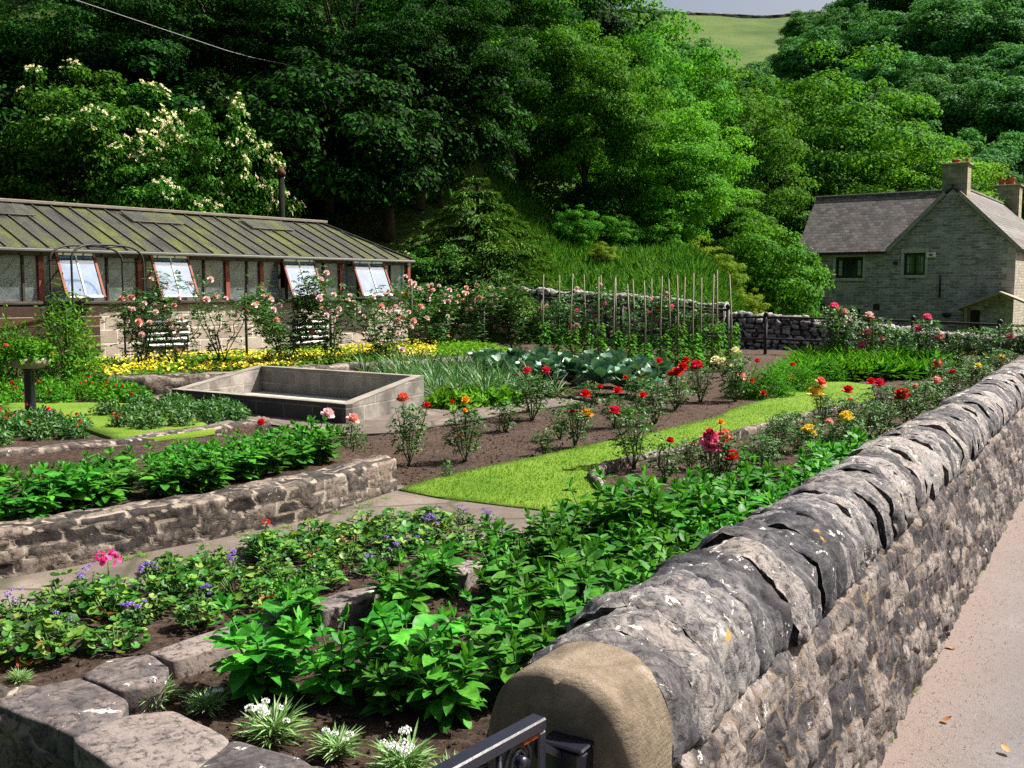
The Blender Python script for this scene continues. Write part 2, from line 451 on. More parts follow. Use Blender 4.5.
def mat_pave():
    t = NT('paving'); p = t.pos()
    n = t.noise(p, 2.0, 6, .6); n2 = t.noise(p, 30, 8, .7); n3 = t.noise(p, 120, 3)
    c = t.ramp(n, [(.3, (.07, .056, .047)), (.52, (.12, .096, .082)), (.7, (.18, .15, .125))])
    c = t.mix(t.ramp(n2, [(.35, .6), (.5, 0)]), c, (.09, .075, .06))
    v = t.n('TexVoronoi', 0, _feature='DISTANCE_TO_EDGE', Vector=t.n('VectorMath', Vector=p, i1=(0, 0, 0), _operation='ADD'), Scale=1.4)
    j = t.ramp(v, [(.012, 1), (.03, 0)])
    c = t.mix(t.math('MULTIPLY', j, .8), c, (.05, .05, .03))
    c = t.mix(t.ramp(t.noise(p, 4.5, 6, .7), [(.63, 0), (.68, .6)]), c, (.06, .09, .02))
    b = t.bump(n2, .6, .01); b = t.bump(n3, .4, .003, b)
    return t.done(t.bsdf(c, .9, .2, b))
M['paving'] = mat_pave()
def mat_road():
    t = NT('asphalt'); p = t.pos()
    n = t.noise(p, 1.1, 6, .65); n2 = t.noise(p, 40, 8, .7); v = t.n('TexVoronoi', 0, Vector=p, Scale=130.0)
    c = t.ramp(n, [(.3, (.09, .085, .088)), (.55, (.13, .122, .125)), (.7, (.175, .162, .163))])
    # gravel and dust gathered along the wall foot: distance from the wall line
    ed = t.attr('edge')
    c = t.mix(t.ramp(t.math('ADD', ed, t.math('MULTIPLY', n, .5)), [(.4, 1), (.85, 0)]), c, (.16, .122, .108))
    c = t.mix(t.ramp(v, [(.1, .55), (.4, 0)]), c, (.22, .205, .2))
    c = t.mix(t.ramp(n2, [(.34, .7), (.5, 0)]), c, (.1, .08, .07))
    b = t.bump(n2, .5, .008); b = t.bump(v, .7, .004, b)
    return t.done(t.bsdf(c, .93, .2, b))
M['road'] = mat_road()
def mat_terrain():
    t = NT('woodland_floor'); p = t.pos()
    n = t.noise(p, .5, 6, .65); n2 = t.noise(p, 6, 6, .7)
    c = t.ramp(n2, [(.3, (.012, .02, .006)), (.5, (.035, .07, .012)), (.7, (.07, .13, .025))])
    sep = t.n('SeparateXYZ', 1, Vector=p)
    m = t.ramp(t.math('DIVIDE', sep, 320.0), [(.42, 0), (.45, 1)])
    mc = t.ramp(t.math('ADD', t.math('MULTIPLY', n2, .4), t.math('MULTIPLY', t.noise(p, .06, 6, .7), .6)), [(.4, (.035, .065, .014)), (.5, (.055, .095, .02)), (.6, (.09, .12, .032))])
    c = t.mix(m, c, mc)
    return t.done(t.bsdf(c, .95, .1, t.bump(n2, .8, .1)))
M['terrain'] = mat_terrain()
M['black_iron'] = simple('black_iron', (.01, .01, .018), .28, .6, 0, .3, 12, .1)
M['post'] = simple('dark_post', (.02, .019, .018), .6, .3, 0, .3, 10)
M['cane'] = simple('cane', (.2, .17, .12), .8, .2, 0, .35, 3)
M['red_wood'] = simple('red_wood', (.2, .055, .035), .7, .3, 0, .3, 6)
M['dark_wood'] = simple('dark_wood', (.06, .045, .035), .8, .2, 0, .3, 6)
M['bark'] = simple('bark', (.07, .055, .04), .95, .1, 0, .4, 5, .8)
M['white_frame'] = simple('white_frame', (.6, .58, .54), .6, .3)
M['grey_metal'] = simple('grey_metal', (.075, .075, .07), .6, .4)
M['terracotta'] = simple('terracotta', (.42, .1, .04), .8, .2)
M['yellow'] = simple('yellow_sheet', (.75, .5, .02), .6, .2)
M['bowl'] = simple('bowl', (.34, .28, .22), .85, .2)

def mat_block(name, w_, h_, c1, c2, mortar, rz, ms=.012, use='u'):
    t = NT(name); p = t.pos()
    vec = t.n('Mapping', Vector=p, Rotation=(0, 0, -rz))
    s = t.t.nodes.new('ShaderNodeSeparateXYZ'); t.t.links.new(vec, s.inputs[0])
    cb = t.n('CombineXYZ', X=s.outputs[0], Y=s.outputs[2])
    if use == 'w':
        wn = t.noise(p, 1.2, 3, out=1)
        cb = t.n('VectorMath', Vector=cb, i1=t.n('VectorMath', _operation='SCALE', Vector=wn, Scale=.08), _operation='ADD')
    bk = t.t.nodes.new('ShaderNodeTexBrick'); t.t.links.new(cb, bk.inputs['Vector'])
    bk.inputs['Scale'].default_value = 1; bk.inputs['Brick Width'].default_value = w_; bk.inputs['Row Height'].default_value = h_
    bk.inputs['Mortar Size'].default_value = ms; bk.inputs['Mortar Smooth'].default_value = .3
    bk.inputs['Color1'].default_value = (*c1, 1); bk.inputs['Color2'].default_value = (*c2, 1); bk.inputs['Mortar'].default_value = (*mortar, 1)
    n = t.noise(p, 2.2, 6, .65); n2 = t.noise(p, 40, 6, .7)
    c = t.mix(1.0, bk.outputs[0], t.ramp(n, [(.3, .72), (.7, 1.25)]), 'MULTIPLY')
    c = t.mix(1.0, c, t.ramp(n2, [(.3, .8), (.6, 1.1)]), 'MULTIPLY')
    h = t.math('SUBTRACT', t.math('MULTIPLY', n2, .3), bk.outputs[1])
    return t, c, t.bump(h, .8, .012)
UG = np.array([.63, .775]); NG = np.array([-.775, .63])
def blockmat(*a, **k):
    t, c, b = mat_block(*a, **k); return t.done(t.bsdf(c, .9, .2, b))
AG = math.atan2(UG[1], UG[0])
M['block'] = blockmat('concrete_block', .45, .225, (.3, .25, .2), (.42, .36, .29), (.56, .49, .4), AG, .014)
M['block_side'] = blockmat('concrete_block_side', .45, .225, (.3, .25, .2), (.42, .36, .29), (.56, .49, .4), AG + PI / 2, .01)
def mat_glass(name, tint=(.75, .85, .9), a=.25, rough=.05, dirt_sky=.3, dc=((.35, .38, .38), (.55, .58, .6))):
    t = NT(name); p = t.pos()
    n = t.noise(p, 5, 5, .6)
    tr = t.n('BsdfTransparent', Color=tint); gl = t.n('BsdfGlossy', Roughness=rough, Color=(.9, .95, 1))
    df = t.bsdf(t.ramp(n, [(.3, dc[0]), (.7, dc[1])]), .8, .2)
    m = t.n('MixShader', Fac=t.math('MULTIPLY', n, dirt_sky * 2), i1=tr, i2=df)
    lw = t.n('LayerWeight', 1, Blend=a)
    return t.done(t.n('MixShader', Fac=t.math('ADD', lw, .08), i1=m, i2=gl))
M['glass'] = mat_glass('glass', dirt_sky=.2, rough=.15)
M['vent_glass'] = mat_glass('vent_glass', (.55, .68, .85), .1, .1, .75, ((.06, .12, .24), (.09, .17, .31)))  # blue diffuse film paints the sky's reflection onto the vent panes
M['house_glass'] = simple('house_glass', (.012, .014, .018), .08, .9, 0, .1)

# ================================================================== terrain
def hgt(x, y):
    x = np.asarray(x, float); y = np.asarray(y, float)
    base = -.74 - .8 * sstep(16, 42, y)
    ang = x / np.maximum(y, 8.0)
    mask = (1 - sstep(.17, .28, ang)) * sstep(12, 20, y - .2 * x); m2 = 1 - sstep(-.1, .12, ang)
    sB = (x - 0) * .45 + (y - 24.8) * .89; sA = (x + 0) * -.45 + (y - 25.5) * .89
    hill = .95 * sstep(0, 1.0, sB) + .3 * np.clip(sB, 0, 9) - .2 * np.clip(sB - 12, 0, 10) + .62 * m2 * np.clip(sA - 1.5, 0, 75)
    h2 = .381 * np.clip(y - 66, 0, 180) - .06 * np.clip(y - 246, 0, 200)
    wob = fbm(np.stack([x * .05, y * .05, x * 0], -1).reshape(-1, 3), 3, 3).reshape(x.shape) * 4 * sstep(50, 100, y)
    hh = np.maximum(mask * hill, h2 * sstep(-.35, .1, ang))
    hh = np.where(ang < -.1, np.maximum(hh, mask * hill), hh)
    return base + np.minimum(hh, 85) + wob
xs = np.concatenate([np.arange(-220, -20, 6), np.arange(-20, 30, .8), np.arange(30, 260, 6)]); ys = np.concatenate([np.arange(-40, 8, 6), np.arange(8, 70, .8), np.arange(70, 420, 5)])
X, Y = np.meshgrid(xs, ys, indexing='ij'); Z = hgt(X, Y)
m_, n_ = X.shape; i = np.arange(m_ - 1)[:, None] * n_; j = np.arange(n_ - 1)[None]
F = np.stack([i + j, i + n_ + j, i + n_ + j + 1, i + j + 1], -1).reshape(-1, 4)
tag(obj('terrain', mesh('terrain', np.stack([X, Y, Z], -1).reshape(-1, 3), F, M['terrain'], True)), kind='structure')

# ---- road beside the wall
WD = nrm(np.array([.527, .85])); WN = np.array([WD[1], -WD[0]])  # along the wall, towards the road
W0 = np.array([.20, 2.55])
def WP(t, off=0.0): return W0 + WD * t + WN * off
tt = np.concatenate([np.arange(-6, 16, .12), np.arange(16, 60, .6)]); oo = np.concatenate([np.arange(-.1, 1.4, .08), np.arange(1.4, 5.2, .35)])
TT, OO = np.meshgrid(tt, oo, indexing='ij')
XY = W0 + TT[..., None] * WD + OO[..., None] * WN
Zr = -.67 - .018 * np.clip(TT - 12, 0, 50) + fbm(np.stack([XY[..., 0] * 1.5, XY[..., 1] * 1.5, OO * 0], -1).reshape(-1, 3), 3, 5).reshape(TT.shape) * .03 + .035 * np.exp(-np.clip(OO - .25, 0, 9) / .15)
m_, n_ = TT.shape; i = np.arange(m_ - 1)[:, None] * n_; j = np.arange(n_ - 1)[None]
F = np.stack([i + j, i + j + 1, i + n_ + j + 1, i + n_ + j], -1).reshape(-1, 4)[:, ::-1]
tag(obj('road', mesh('road', np.concatenate([XY, Zr[..., None]], -1).reshape(-1, 3), F, M['road'], True, {'edge': np.clip(OO - .25, 0, 3).ravel()})), kind='structure')

# ---- beds: polygons from the plan
def sheet(name, poly, z, mat, res=.1, amp=.012, kind='structure', thick=.3, freq=9, seed=2):
    "a garden surface with an uneven top, clipped to its outline"
    poly = np.array([q[:2] for q in poly], float)
    from mathutils import geometry
    # dense boundary
    B = []
    n = len(poly)
    for a in range(n):
        p, q = poly[a], poly[(a + 1) % n]; k = max(1, int(np.linalg.norm(q - p) / (res * 1.5)))
        for s_ in range(k): B.append(p + (q - p) * s_ / k)
    B = np.array(B); nb = len(B)
    x0, y0 = poly.min(0); x1, y1 = poly.max(0)
    gx, gy = np.meshgrid(np.arange(x0, x1, res), np.arange(y0, y1, res)); gp = np.stack([gx.ravel(), gy.ravel()], -1)
    ins = np.zeros(len(gp), bool)
    for a in range(n):
        xa, ya = poly[a]; xb, yb = poly[(a + 1) % n]
        if ya == yb: continue
        cnd = ((ya > gp[:, 1]) != (yb > gp[:, 1])) & (gp[:, 0] < (xb - xa) * (gp[:, 1] - ya) / (yb - ya) + xa)
        ins ^= cnd
    gp = gp[ins]
    if len(gp):
        dm = np.full(len(gp), 9.0)
        for a in range(0, nb):
            dm = np.minimum(dm, np.hypot(gp[:, 0] - B[a, 0], gp[:, 1] - B[a, 1]))
        gp = gp[dm > res * .6]
    P = np.vstack([B, gp])
    vv, ee, ff, *_ = geometry.delaunay_2d_cdt([Vector(p) for p in P], [(a, (a + 1) % nb) for a in range(nb)], [], 1, 1e-5)
    V = np.array([(v[0], v[1]) for v in vv]); nv = len(V)
    zz = z + fbm(np.c_[V * freq, np.zeros(nv)], 4, seed) * amp * 2
    top = np.c_[V, zz]; tri = np.array([f for f in ff if len(f) == 3])
    sk_ = np.array([(a, (a + 1) % nb) for a in range(nb)])
    bot = np.c_[V[:nb], np.full(nb, z - thick)]
    V3 = np.vstack([top, bot])
    q = np.c_[sk_[:, 1], sk_[:, 0], sk_[:, 0] + nv, sk_[:, 1] + nv]
    return tag(obj(name, mesh(name, V3, [tri, q], mat, True)), kind=kind)

farR = WP(21, -.2); 
garden_poly = [(-3.2, 4.0), G(0, 712, .0), G(100, 742, 0), G(260, 775, 0), WP(.05, -.2), WP(21, -.2), (9.0, 20.5), (5.2, 22.6), (2, 24.4), (-2.5, 27), (-14, 27), (-17, 16), (-9, 9)]
sheet('garden_soil', garden_poly, 0.0, M['soil'], .085, .02, freq=7)
# paved path between the two beds and its widening at the lawn
PATH = [G(-120, 660), G(0, 622), G(200, 575), G(330, 545), G(440, 545), G(560, 560), G(575, 530), G(590, 512), G(500, 503), G(400, 488), G(330, 500), G(0, 570), G(-160, 610)]
sheet('path', PATH, .022, M['paving'], .12, .004, thick=.1)
LAWN = [G(398, 494), G(440, 502), G(520, 512), G(600, 522), G(640, 520), G(628, 506), G(600, 492), G(588, 478), G(600, 468), G(640, 459), G(700, 445), G(755, 429), G(800, 417), G(850, 407), G(876, 402), G(872, 387), G(848, 384), G(802, 384), G(790, 390), G(780, 398), G(738, 409), G(715, 420), G(650, 436), G(600, 446), G(550, 457), G(470, 474), G(430, 484)]
sheet('lawn', LAWN, .03, M['lawn'], .12, .006, thick=.08)
# yard paving round the cold frame
YARD = [G(560, 396), G(480, 415), G(440, 426), G(380, 432), G(300, 440), G(240, 425), G(240, 405), G(120, 400), G(110, 392), G(230, 392), G(420, 380), G(425, 400), G(480, 398)]
sheet('yard_path', [G(600, 402), G(520, 413), G(460, 424), G(395, 434), G(340, 436), G(262, 424), G(225, 412), G(100, 407), G(95, 391), G(200, 390), G(300, 372), G(430, 368), G(436, 405), G(500, 402), G(560, 399)], .012, M['paving'], .15, .004, thick=.1)
# raised soil tops
BED2 = [G(-180, 575, .22), G(0, 533, .22), G(200, 498, .22), G(385, 464, .22), G(330, 440, .22), G(262, 428, .22), G(0, 455, .22), G(-180, 470, .22)]
sheet('raised_bed_soil', BED2, .2, M['soil'], .08, .02, thick=.25)
BED3 = [G(-200, 482, .12), G(0, 452, .12), G(120, 438, .12), G(255, 424, .12), G(232, 402, .12), G(140, 398, .12), G(90, 380, .12), G(0, 380, .12), G(-160, 385, .12)]
sheet('upper_bed_soil', BED3, .1, M['soil'], .12, .015, thick=.15)
sheet('grass_patch', [G(0, 421, .13), G(60, 419, .13), G(120, 440, .13), G(175, 434, .13), G(215, 428, .13), G(170, 404, .13), G(100, 402, .13), G(0, 402, .13)], .125, M['lawn'], .15, .005, thick=.05)
YB = [G(112, 379, .22), G(200, 374, .22), G(270, 369, .22), G(400, 361, .22), G(470, 357, .22), G(520, 353, .22), G(450, 340, .22), G(400, 346, .22), G(100, 362, .22), G(60, 366, .22)]
sheet('flower_bed_soil', YB, .2, M['soil'], .15, .01, thick=.25)
# clods scattered on the soil
def clods():
    m = MB(); ic = np.array([[0, 0, 1], [.9, 0, .3], [.3, .85, .3], [-.7, .5, .3], [-.7, -.5, .3], [.3, -.85, .3], [0, 0, -.6]], float)
    tf = np.array([[0, 1, 2], [0, 2, 3], [0, 3, 4], [0, 4, 5], [0, 5, 1], [6, 2, 1], [6, 3, 2], [6, 4, 3], [6, 5, 4], [6, 1, 5]])
    pts = []
    zone = [(G(300, 600), 3.2, 3000), (G(560, 440), 5, 3500), (G(680, 480), 2.2, 1500), (G(250, 650), 1.5, 2500), (G(400, 440), 3, 1500)]
    for c, r, n in zone:
        a = rng.uniform(0, 2 * PI, n); q = r * np.sqrt(rng.uniform(0, 1, n)); pts.append(np.c_[c[0] + q * np.cos(a), c[1] + q * np.sin(a)])
    pts = np.vstack(pts); keep = np.ones(len(pts), bool)
    gp = [tuple(p[:2]) for p in garden_poly]
    for k, p in enumerate(pts):
        if inpoly(p, [q[:2] for q in PATH]) or inpoly(p, [q[:2] for q in LAWN]) or inpoly(p, [q[:2] for q in BED2]) or not inpoly(p, gp): keep[k] = False
    pts = pts[keep]; n = len(pts)
    s_ = rng.uniform(.003, .012, n) * (1 + (rng.uniform(size=n) > .96) * .8)
    V = ic[None] * s_[:, None, None] * rng.uniform(.7, 1.3, (n, 7, 3)); V[..., :2] += pts[:, None]; V[..., 2] += .003
    Fc = (tf[None] + (np.arange(n) * 7)[:, None, None]).reshape(-1, 3)
    tag(obj('soil_clods', mesh('soil_clods', V.reshape(-1, 3), Fc, M['soil'], False)), 'crumbs and clods of dry brown soil over the beds', 'soil', kind='stuff')
clods()

# ================================================================== boundary wall to the road
wall_root = thing('stone_wall', 'long grey limestone rubble wall with upright rounded coping running beside the road', 'wall', (*WP(0), -.7))
def rel(o, root):
    o.location = Vector(o.location) - Vector(root.location); o.parent = root; return o
s1 = np.concatenate([np.arange(0, 5, .013), np.arange(5, 10, .022), np.arange(10, 21, .05)])
wb = sweep('rubble_face', [(*WP(0.02), 0), (*WP(21), -.05)], [(.36, -.85), (.33, -.4), (.262, .1), (.2, .17), (-.2, .17), (-.25, .1), (-.26, -.7)], s1, .2, .088, .014, M['limestone'], 4, .013, .022, .13)
rel(wb, wall_root)
def coping():
    Vs = []; Fs = []; SID = []; J = []; s = .015; n0 = 0; k = 0
    r = random.Random(3)
    while s < 20.8:
        th = r.uniform(.07, .16) if s > .6 else r.uniform(.13, .17)
        if s > 9: th = r.uniform(.08, .16)
        na, ns = (44, 12) if s < 3 else ((30, 8) if s < 7 else (18, 5))
        a = np.linspace(-.28 * PI, 1.2 * PI, na); e = np.linspace(-1, 1, ns)
        e = np.sign(e) * np.abs(e) ** .7
        A, E = np.meshgrid(a, e, indexing='ij')
        rx = .248 * r.uniform(.95, 1.07); rz = .26 * r.uniform(.92, 1.05) * (.94 if k < 2 else 1); tilt = r.uniform(0, .16) if k > 2 else .08; shx = r.uniform(-.015, .015)
        sup = (np.abs(np.cos(A)) ** 2.4 + np.abs(np.sin(A)) ** 2.4) ** (-1 / 2.4) * 1.02
        for _ in range(6):
            a_ = r.uniform(-.2, 1.2) * PI; sup = np.minimum(sup, r.uniform(.95, 1.04) * (1 + r.uniform(-.04, .04) * E) / np.maximum(np.cos(A - a_), .3))
        rr = (1 - r.uniform(.03, .09) * np.abs(E) ** 5) * sup * .99
        n = rr * np.cos(A) * rx + shx; z = .165 + rr * np.sin(A) * rz
        z = np.where(np.sin(A) < 0, .165 + rr * np.sin(A) * .09, z)
        al = s + th / 2 + E * th / 2 * 1.3 + (z - .16) * tilt * .5 + .25 * n * r.uniform(-.3, .3)
        P = np.concatenate([W0 + al[..., None] * WD + n[..., None] * WN, z[..., None]], -1).reshape(-1, 3)
        nn = nrm(np.stack([WN[0] * np.cos(A), WN[1] * np.cos(A), np.sin(A)], -1).reshape(-1, 3))
        f = fbm(P * 6 + k * 3.3, 4, k) * .04 + (np.abs(fbm(P * 13 + k, 4, k + 5)) - .1) * -.075 + fbm(P * 45, 3, 9) * .018
        P = P + nn * f[:, None] + np.r_[WD, 0][None] * (fbm(P * 9 + 5, 3, k + 2) * .05 * (np.abs(E.ravel()) < .99))[:, None]
        i = np.arange(na - 1)[:, None] * ns; j = np.arange(ns - 1)[None]
        F4 = np.stack([i + j, i + j + 1, i + ns + j + 1, i + ns + j], -1).reshape(-1, 4)
        c0 = P.reshape(na, ns, 3)[:, 0].mean(0); c1 = P.reshape(na, ns, 3)[:, -1].mean(0)
        P = np.vstack([P, c0, c1]); ia = np.arange(na - 1)
        t0 = np.c_[ia * ns, (ia + 1) * ns, np.full(na - 1, na * ns)][:, ::-1]; t1 = np.c_[ia * ns + ns - 1, (ia + 1) * ns + ns - 1, np.full(na - 1, na * ns + 1)]
        Vs.append(P); Fs.append((F4 + n0, np.vstack([t0, t1]) + n0)); n0 += len(P)
        SID.append(np.full(len(P), r.random())); J.append(np.zeros(len(P)))
        s += th + (.002 if r.random() < .8 else .012); k += 1
    me = mesh('coping', np.vstack(Vs), [np.vstack([f[0] for f in Fs]), np.vstack([f[1] for f in Fs])], M['coping'], True, {'sid': np.concatenate(SID), 'joint': np.concatenate(J)})
    return obj('coping', me)
rel(coping(), wall_root)

# ---- rounded end pier
def pier():
    na, ns = 48, 14; W2 = .212; zt = .165
    a = np.linspace(0, PI, na); prof = [(W2, z) for z in np.linspace(-.75, zt - .005, 30)] + [(W2 * np.sign(np.cos(q)) * abs(np.cos(q)) ** .85, zt + .245 * np.sin(q) ** .9) for q in a] + [(-W2, z) for z in np.linspace(zt - .005, -.75, 30)]
    prof = np.array(prof); dep = .25; bv = .045
    rings = []
    for (s_, ins) in [(0, 1.0)] + [(bv * (1 - math.cos(q)), 1 - math.sin(q)) for q in np.linspace(.15, PI / 2, 8)] + [(x, 0) for x in np.linspace(.08, dep, 6)]:
        c = np.array([0, -.3]); g = prof.copy(); 
        k = ins * bv
        g[:, 0] -= np.sign(g[:, 0]) * np.minimum(np.abs(g[:, 0]), k); g[:, 1] = np.where(g[:, 1] > zt, zt + (g[:, 1] - zt) * (1 - k / .245), g[:, 1])
        P = np.concatenate([W0 + (s_ - dep + .015) * WD + g[:, :1] * WN, g[:, 1:2]], -1)
        P += fbm(P * 6, 3, 4)[:, None] * np.array([0, 0, .02]) + fbm(P * 25, 3, 2)[:, None] * .006
        rings.append(P)
    # front face: rings shrinking to the centre so that it can carry tool marks
    fr = []
    g0_ = prof.copy(); g0_[:, 0] -= np.sign(g0_[:, 0]) * np.minimum(np.abs(g0_[:, 0]), bv); g0_[:, 1] = np.where(g0_[:, 1] > zt, zt + (g0_[:, 1] - zt) * (1 - bv / .245), g0_[:, 1])
    for f in (.0, .25, .5, .7, .85, .95):
        g = g0_.copy(); g[:, 0] *= f; g[:, 1] = -.2 + (g[:, 1] + .2) * f
        P = np.concatenate([W0 + (-dep + .013) * WD + g[:, :1] * WN, g[:, 1:2]], -1)
        d = fbm(np.c_[g[:, 0] * 30, g[:, 1] * 9, g[:, 0]], 4, 8) * .012 - .003
        P[:, :2] += d[:, None] * WD; fr.append(P)
    R = np.array(fr + rings); R[..., :2] += WN * .03; m, n = R.shape[:2]
    i = np.arange(m - 1)[:, None] * n; j = np.arange(n - 1)[None]
    F = np.stack([i + j, i + j + 1, i + n + j + 1, i + n + j], -1).reshape(-1, 4)[:, ::-1]
    me = mesh('pier', R.reshape(-1, 3), F, M['sandstone'], True)
    o = obj('gate_pier', me); return tag(o, 'round-topped buff sandstone gate pier ending the stone wall beside the black gate', 'gate pier')
pier()

# ================================================================== gate
g0 = AY(540, 716, 2.22)
hinge = g0; gd = nrm(np.array([AY(436, 770, 1.95)[0] - g0[0], 1.95 - 2.22 - .0])); gd3 = np.array([gd[0], gd[1], 0])
gp = np.array([-gd[1], gd[0], 0])
gate = thing('garden_gate', 'black painted iron gate swung open beside the sandstone pier, rust at its corner', 'gate', (hinge[0], hinge[1], -.62))
def loc(p): return np.asarray(p, float) - np.array([hinge[0], hinge[1], -.62])
zt = hinge[2]
m = MB(); m.box(loc(hinge + gd3 * .55 + np.array([0, 0, -.012])), (1.1, .042, .03), np.array([gd3, gp, [0, 0, 1]]), .004); obj('top_rail', m.mesh('top_rail', M['black_iron']), gate)
m = MB(); m.box(loc(hinge + gd3 * .55 + np.array([0, 0, -.95])), (1.1, .035, .025), np.array([gd3, gp, [0, 0, 1]]), .004); obj('bottom_rail', m.mesh('bottom_rail', M['black_iron']), gate)
for k, d_ in enumerate((.012, 1.088)):
    m = MB(); m.box(loc(hinge + gd3 * d_ + np.array([0, 0, -.485])), (.028, .036, .915), np.array([gd3, gp, [0, 0, 1]]), .004); obj('stile', m.mesh('stile', M['black_iron']), gate)
for k in range(7):
    m = MB(); q = hinge + gd3 * (.15 + .13 * k); m.tube([loc(q + np.array([0, 0, -.03])), loc(q + np.array([0, 0, -.94]))], .008, 8); obj('bar', m.mesh('bar', M['black_iron'], True), gate)
def ring(c, r, rr, ax1, ax2, n=28, nt=8, a0=0, a1=2 * PI, spiral=0):
    q = np.linspace(a0, a1, n); R_ = r * (1 - spiral * (q - a0) / (2 * PI))
    return MB().tube(c + (np.cos(q) * R_)[:, None] * ax1 + (np.sin(q) * R_)[:, None] * ax2, rr, nt)
m = ring(loc(hinge + gd3 * .078 + np.array([0, 0, -.078])), .052, .006, gd3, np.array([0, 0, 1.0]), 40, 6, -.3, 3.4 * PI, .42); obj('scroll', m.mesh('scroll', M['black_iron'], True), gate)
m = MB(); m.lathe([(0, -.02), (.014, -.02), (.016, -.01), (.016, .01), (.014, .02), (0, .02)], loc(hinge + gd3 * .078 + np.array([0, 0, -.08])), 16, np.array([gd3, [0, 0, 1], gp])); obj('boss', m.mesh('boss', M['black_iron'], True), gate)
t = NT('rust'); M['rust'] = t.done(t.bsdf(t.ramp(t.noise(t.pos(), 90, 5), [(.4, (.02, .012, .012)), (.55, (.3, .05, .015))]), .9, .2))
m = MB(); m.box(loc(hinge + gd3 * .045 + np.array([0, 0, -.0335])), (.07, .03, .014), np.array([gd3, gp, [0, 0, 1]]), .003); obj('rusty_corner', m.mesh('rusty_corner', M['rust']), gate)
# hinge bracket bolted to the pier
bc = np.array([*WP(-.262, .085), .225])
ax = np.array([[*WN, 0], [*WD, 0], [0, 0, 1]])
br = thing('hinge_bracket', 'black box-shaped iron hinge bracket fixed to the front of the sandstone pier', 'bracket', (bc[0], bc[1], bc[2] - .09))
m = MB(); m.box((0, 0, .07), (.11, .08, .115), ax, .012); obj('housing', m.mesh('housing', M['black_iron']), br)
m = MB(); m.box((0, 0, .13), (.116, .086, .01), ax, .004); obj('cap', m.mesh('cap', M['black_iron']), br)
m = MB(); m.bar(np.array([-WD[0] * .02, -WD[1] * .02, .1]), loc(hinge) + np.array([hinge[0], hinge[1], -.62]) - np.array([bc[0], bc[1], bc[2] - .09]) + np.array([0, 0, -.07]), .016); obj('hinge_pin', m.mesh('hinge_pin', M['black_iron']), br)

# ================================================================== low garden walls
def lowwall(name, label, pts, z0, z1, th, ws, hs, amp, mat, seed, dp=.02, tops=.03, ds=.02):
    P = np.array([(p[0], p[1], 0) for p in pts]); L = np.sum(np.linalg.norm(np.diff(P, axis=0), axis=1))
    o = sweep(name, P, [(th / 2, z0), (th / 2, z1 - .01), (th / 2 - .015, z1), (-th / 2 + .015, z1), (-th / 2, z1 - .01), (-th / 2, z0)], np.arange(0, L, ds), ws, hs, amp, mat, seed, dp, .01, .13, tops=tops)
    return tag(o, label, 'wall')
lowwall('bed_wall', 'low mortared stone wall holding the raised dahlia bed above the paved path', [G(-170, 612), G(-60, 590), G(0, 578), G(200, 541), G(300, 520), G(384, 492)], -.1, .235, .2, .21, .062, .011, M['garden_stone'], 21, .013, .02, .013)
lowwall('edging_wall', 'thin low stone wall between the raised dahlia bed and the red-flowered upper bed', [G(-180, 497), G(0, 468), G(120, 455), G(200, 443), G(262, 432)], -.1, .125, .18, .22, .06, .015, M['garden_stone'], 23, .02, .02, .03)
lowwall('retaining_wall', 'low grey stone wall in front of the yellow ground cover by the glasshouse', [G(108, 397), G(150, 396), G(230, 391), G(300, 384), G(470, 372), G(520, 366)], -.05, .235, .22, .26, .08, .02, M['garden_stone'], 25, .03, .02, .04)
lowwall('island_kerb', 'curved mossy stone edging round the point of the island rose bed', [G(905, 400), G(850, 410), G(800, 420), G(755, 432), G(700, 449), G(640, 463), G(604, 472), G(592, 482), G(606, 497), G(632, 508)], -.05, .065, .06, .16, .07, .008, M['garden_stone'], 27, .02, .02, .025)
lowwall('soil_kerb', 'thin pale stone edging between the far rose bed and the vegetable plot', [G(600, 404), G(560, 398), G(520, 392), G(470, 388)], -.05, .05, .08, .3, .06, .006, M['garden_stone'], 28, .03, .01, .05)
# retaining wall under the foreground slabs
FRW = [G(-330, 660, .0), G(-90, 716, .0), G(0, 745, .0), G(110, 775, .0), G(260, 815, .0), G(430, 860, 0)]
fp = [G(-120, 655, .04)[:2], G(0, 700, .04)[:2], np.array([-1.02, 2.72]), np.array([-.12, 2.36])]
lowwall('front_wall', 'dark stone retaining wall under the big flat slabs at the garden corner', fp, -.78, .03, .15, .3, .14, .03, M['garden_stone'], 31, .02, .01, .02)

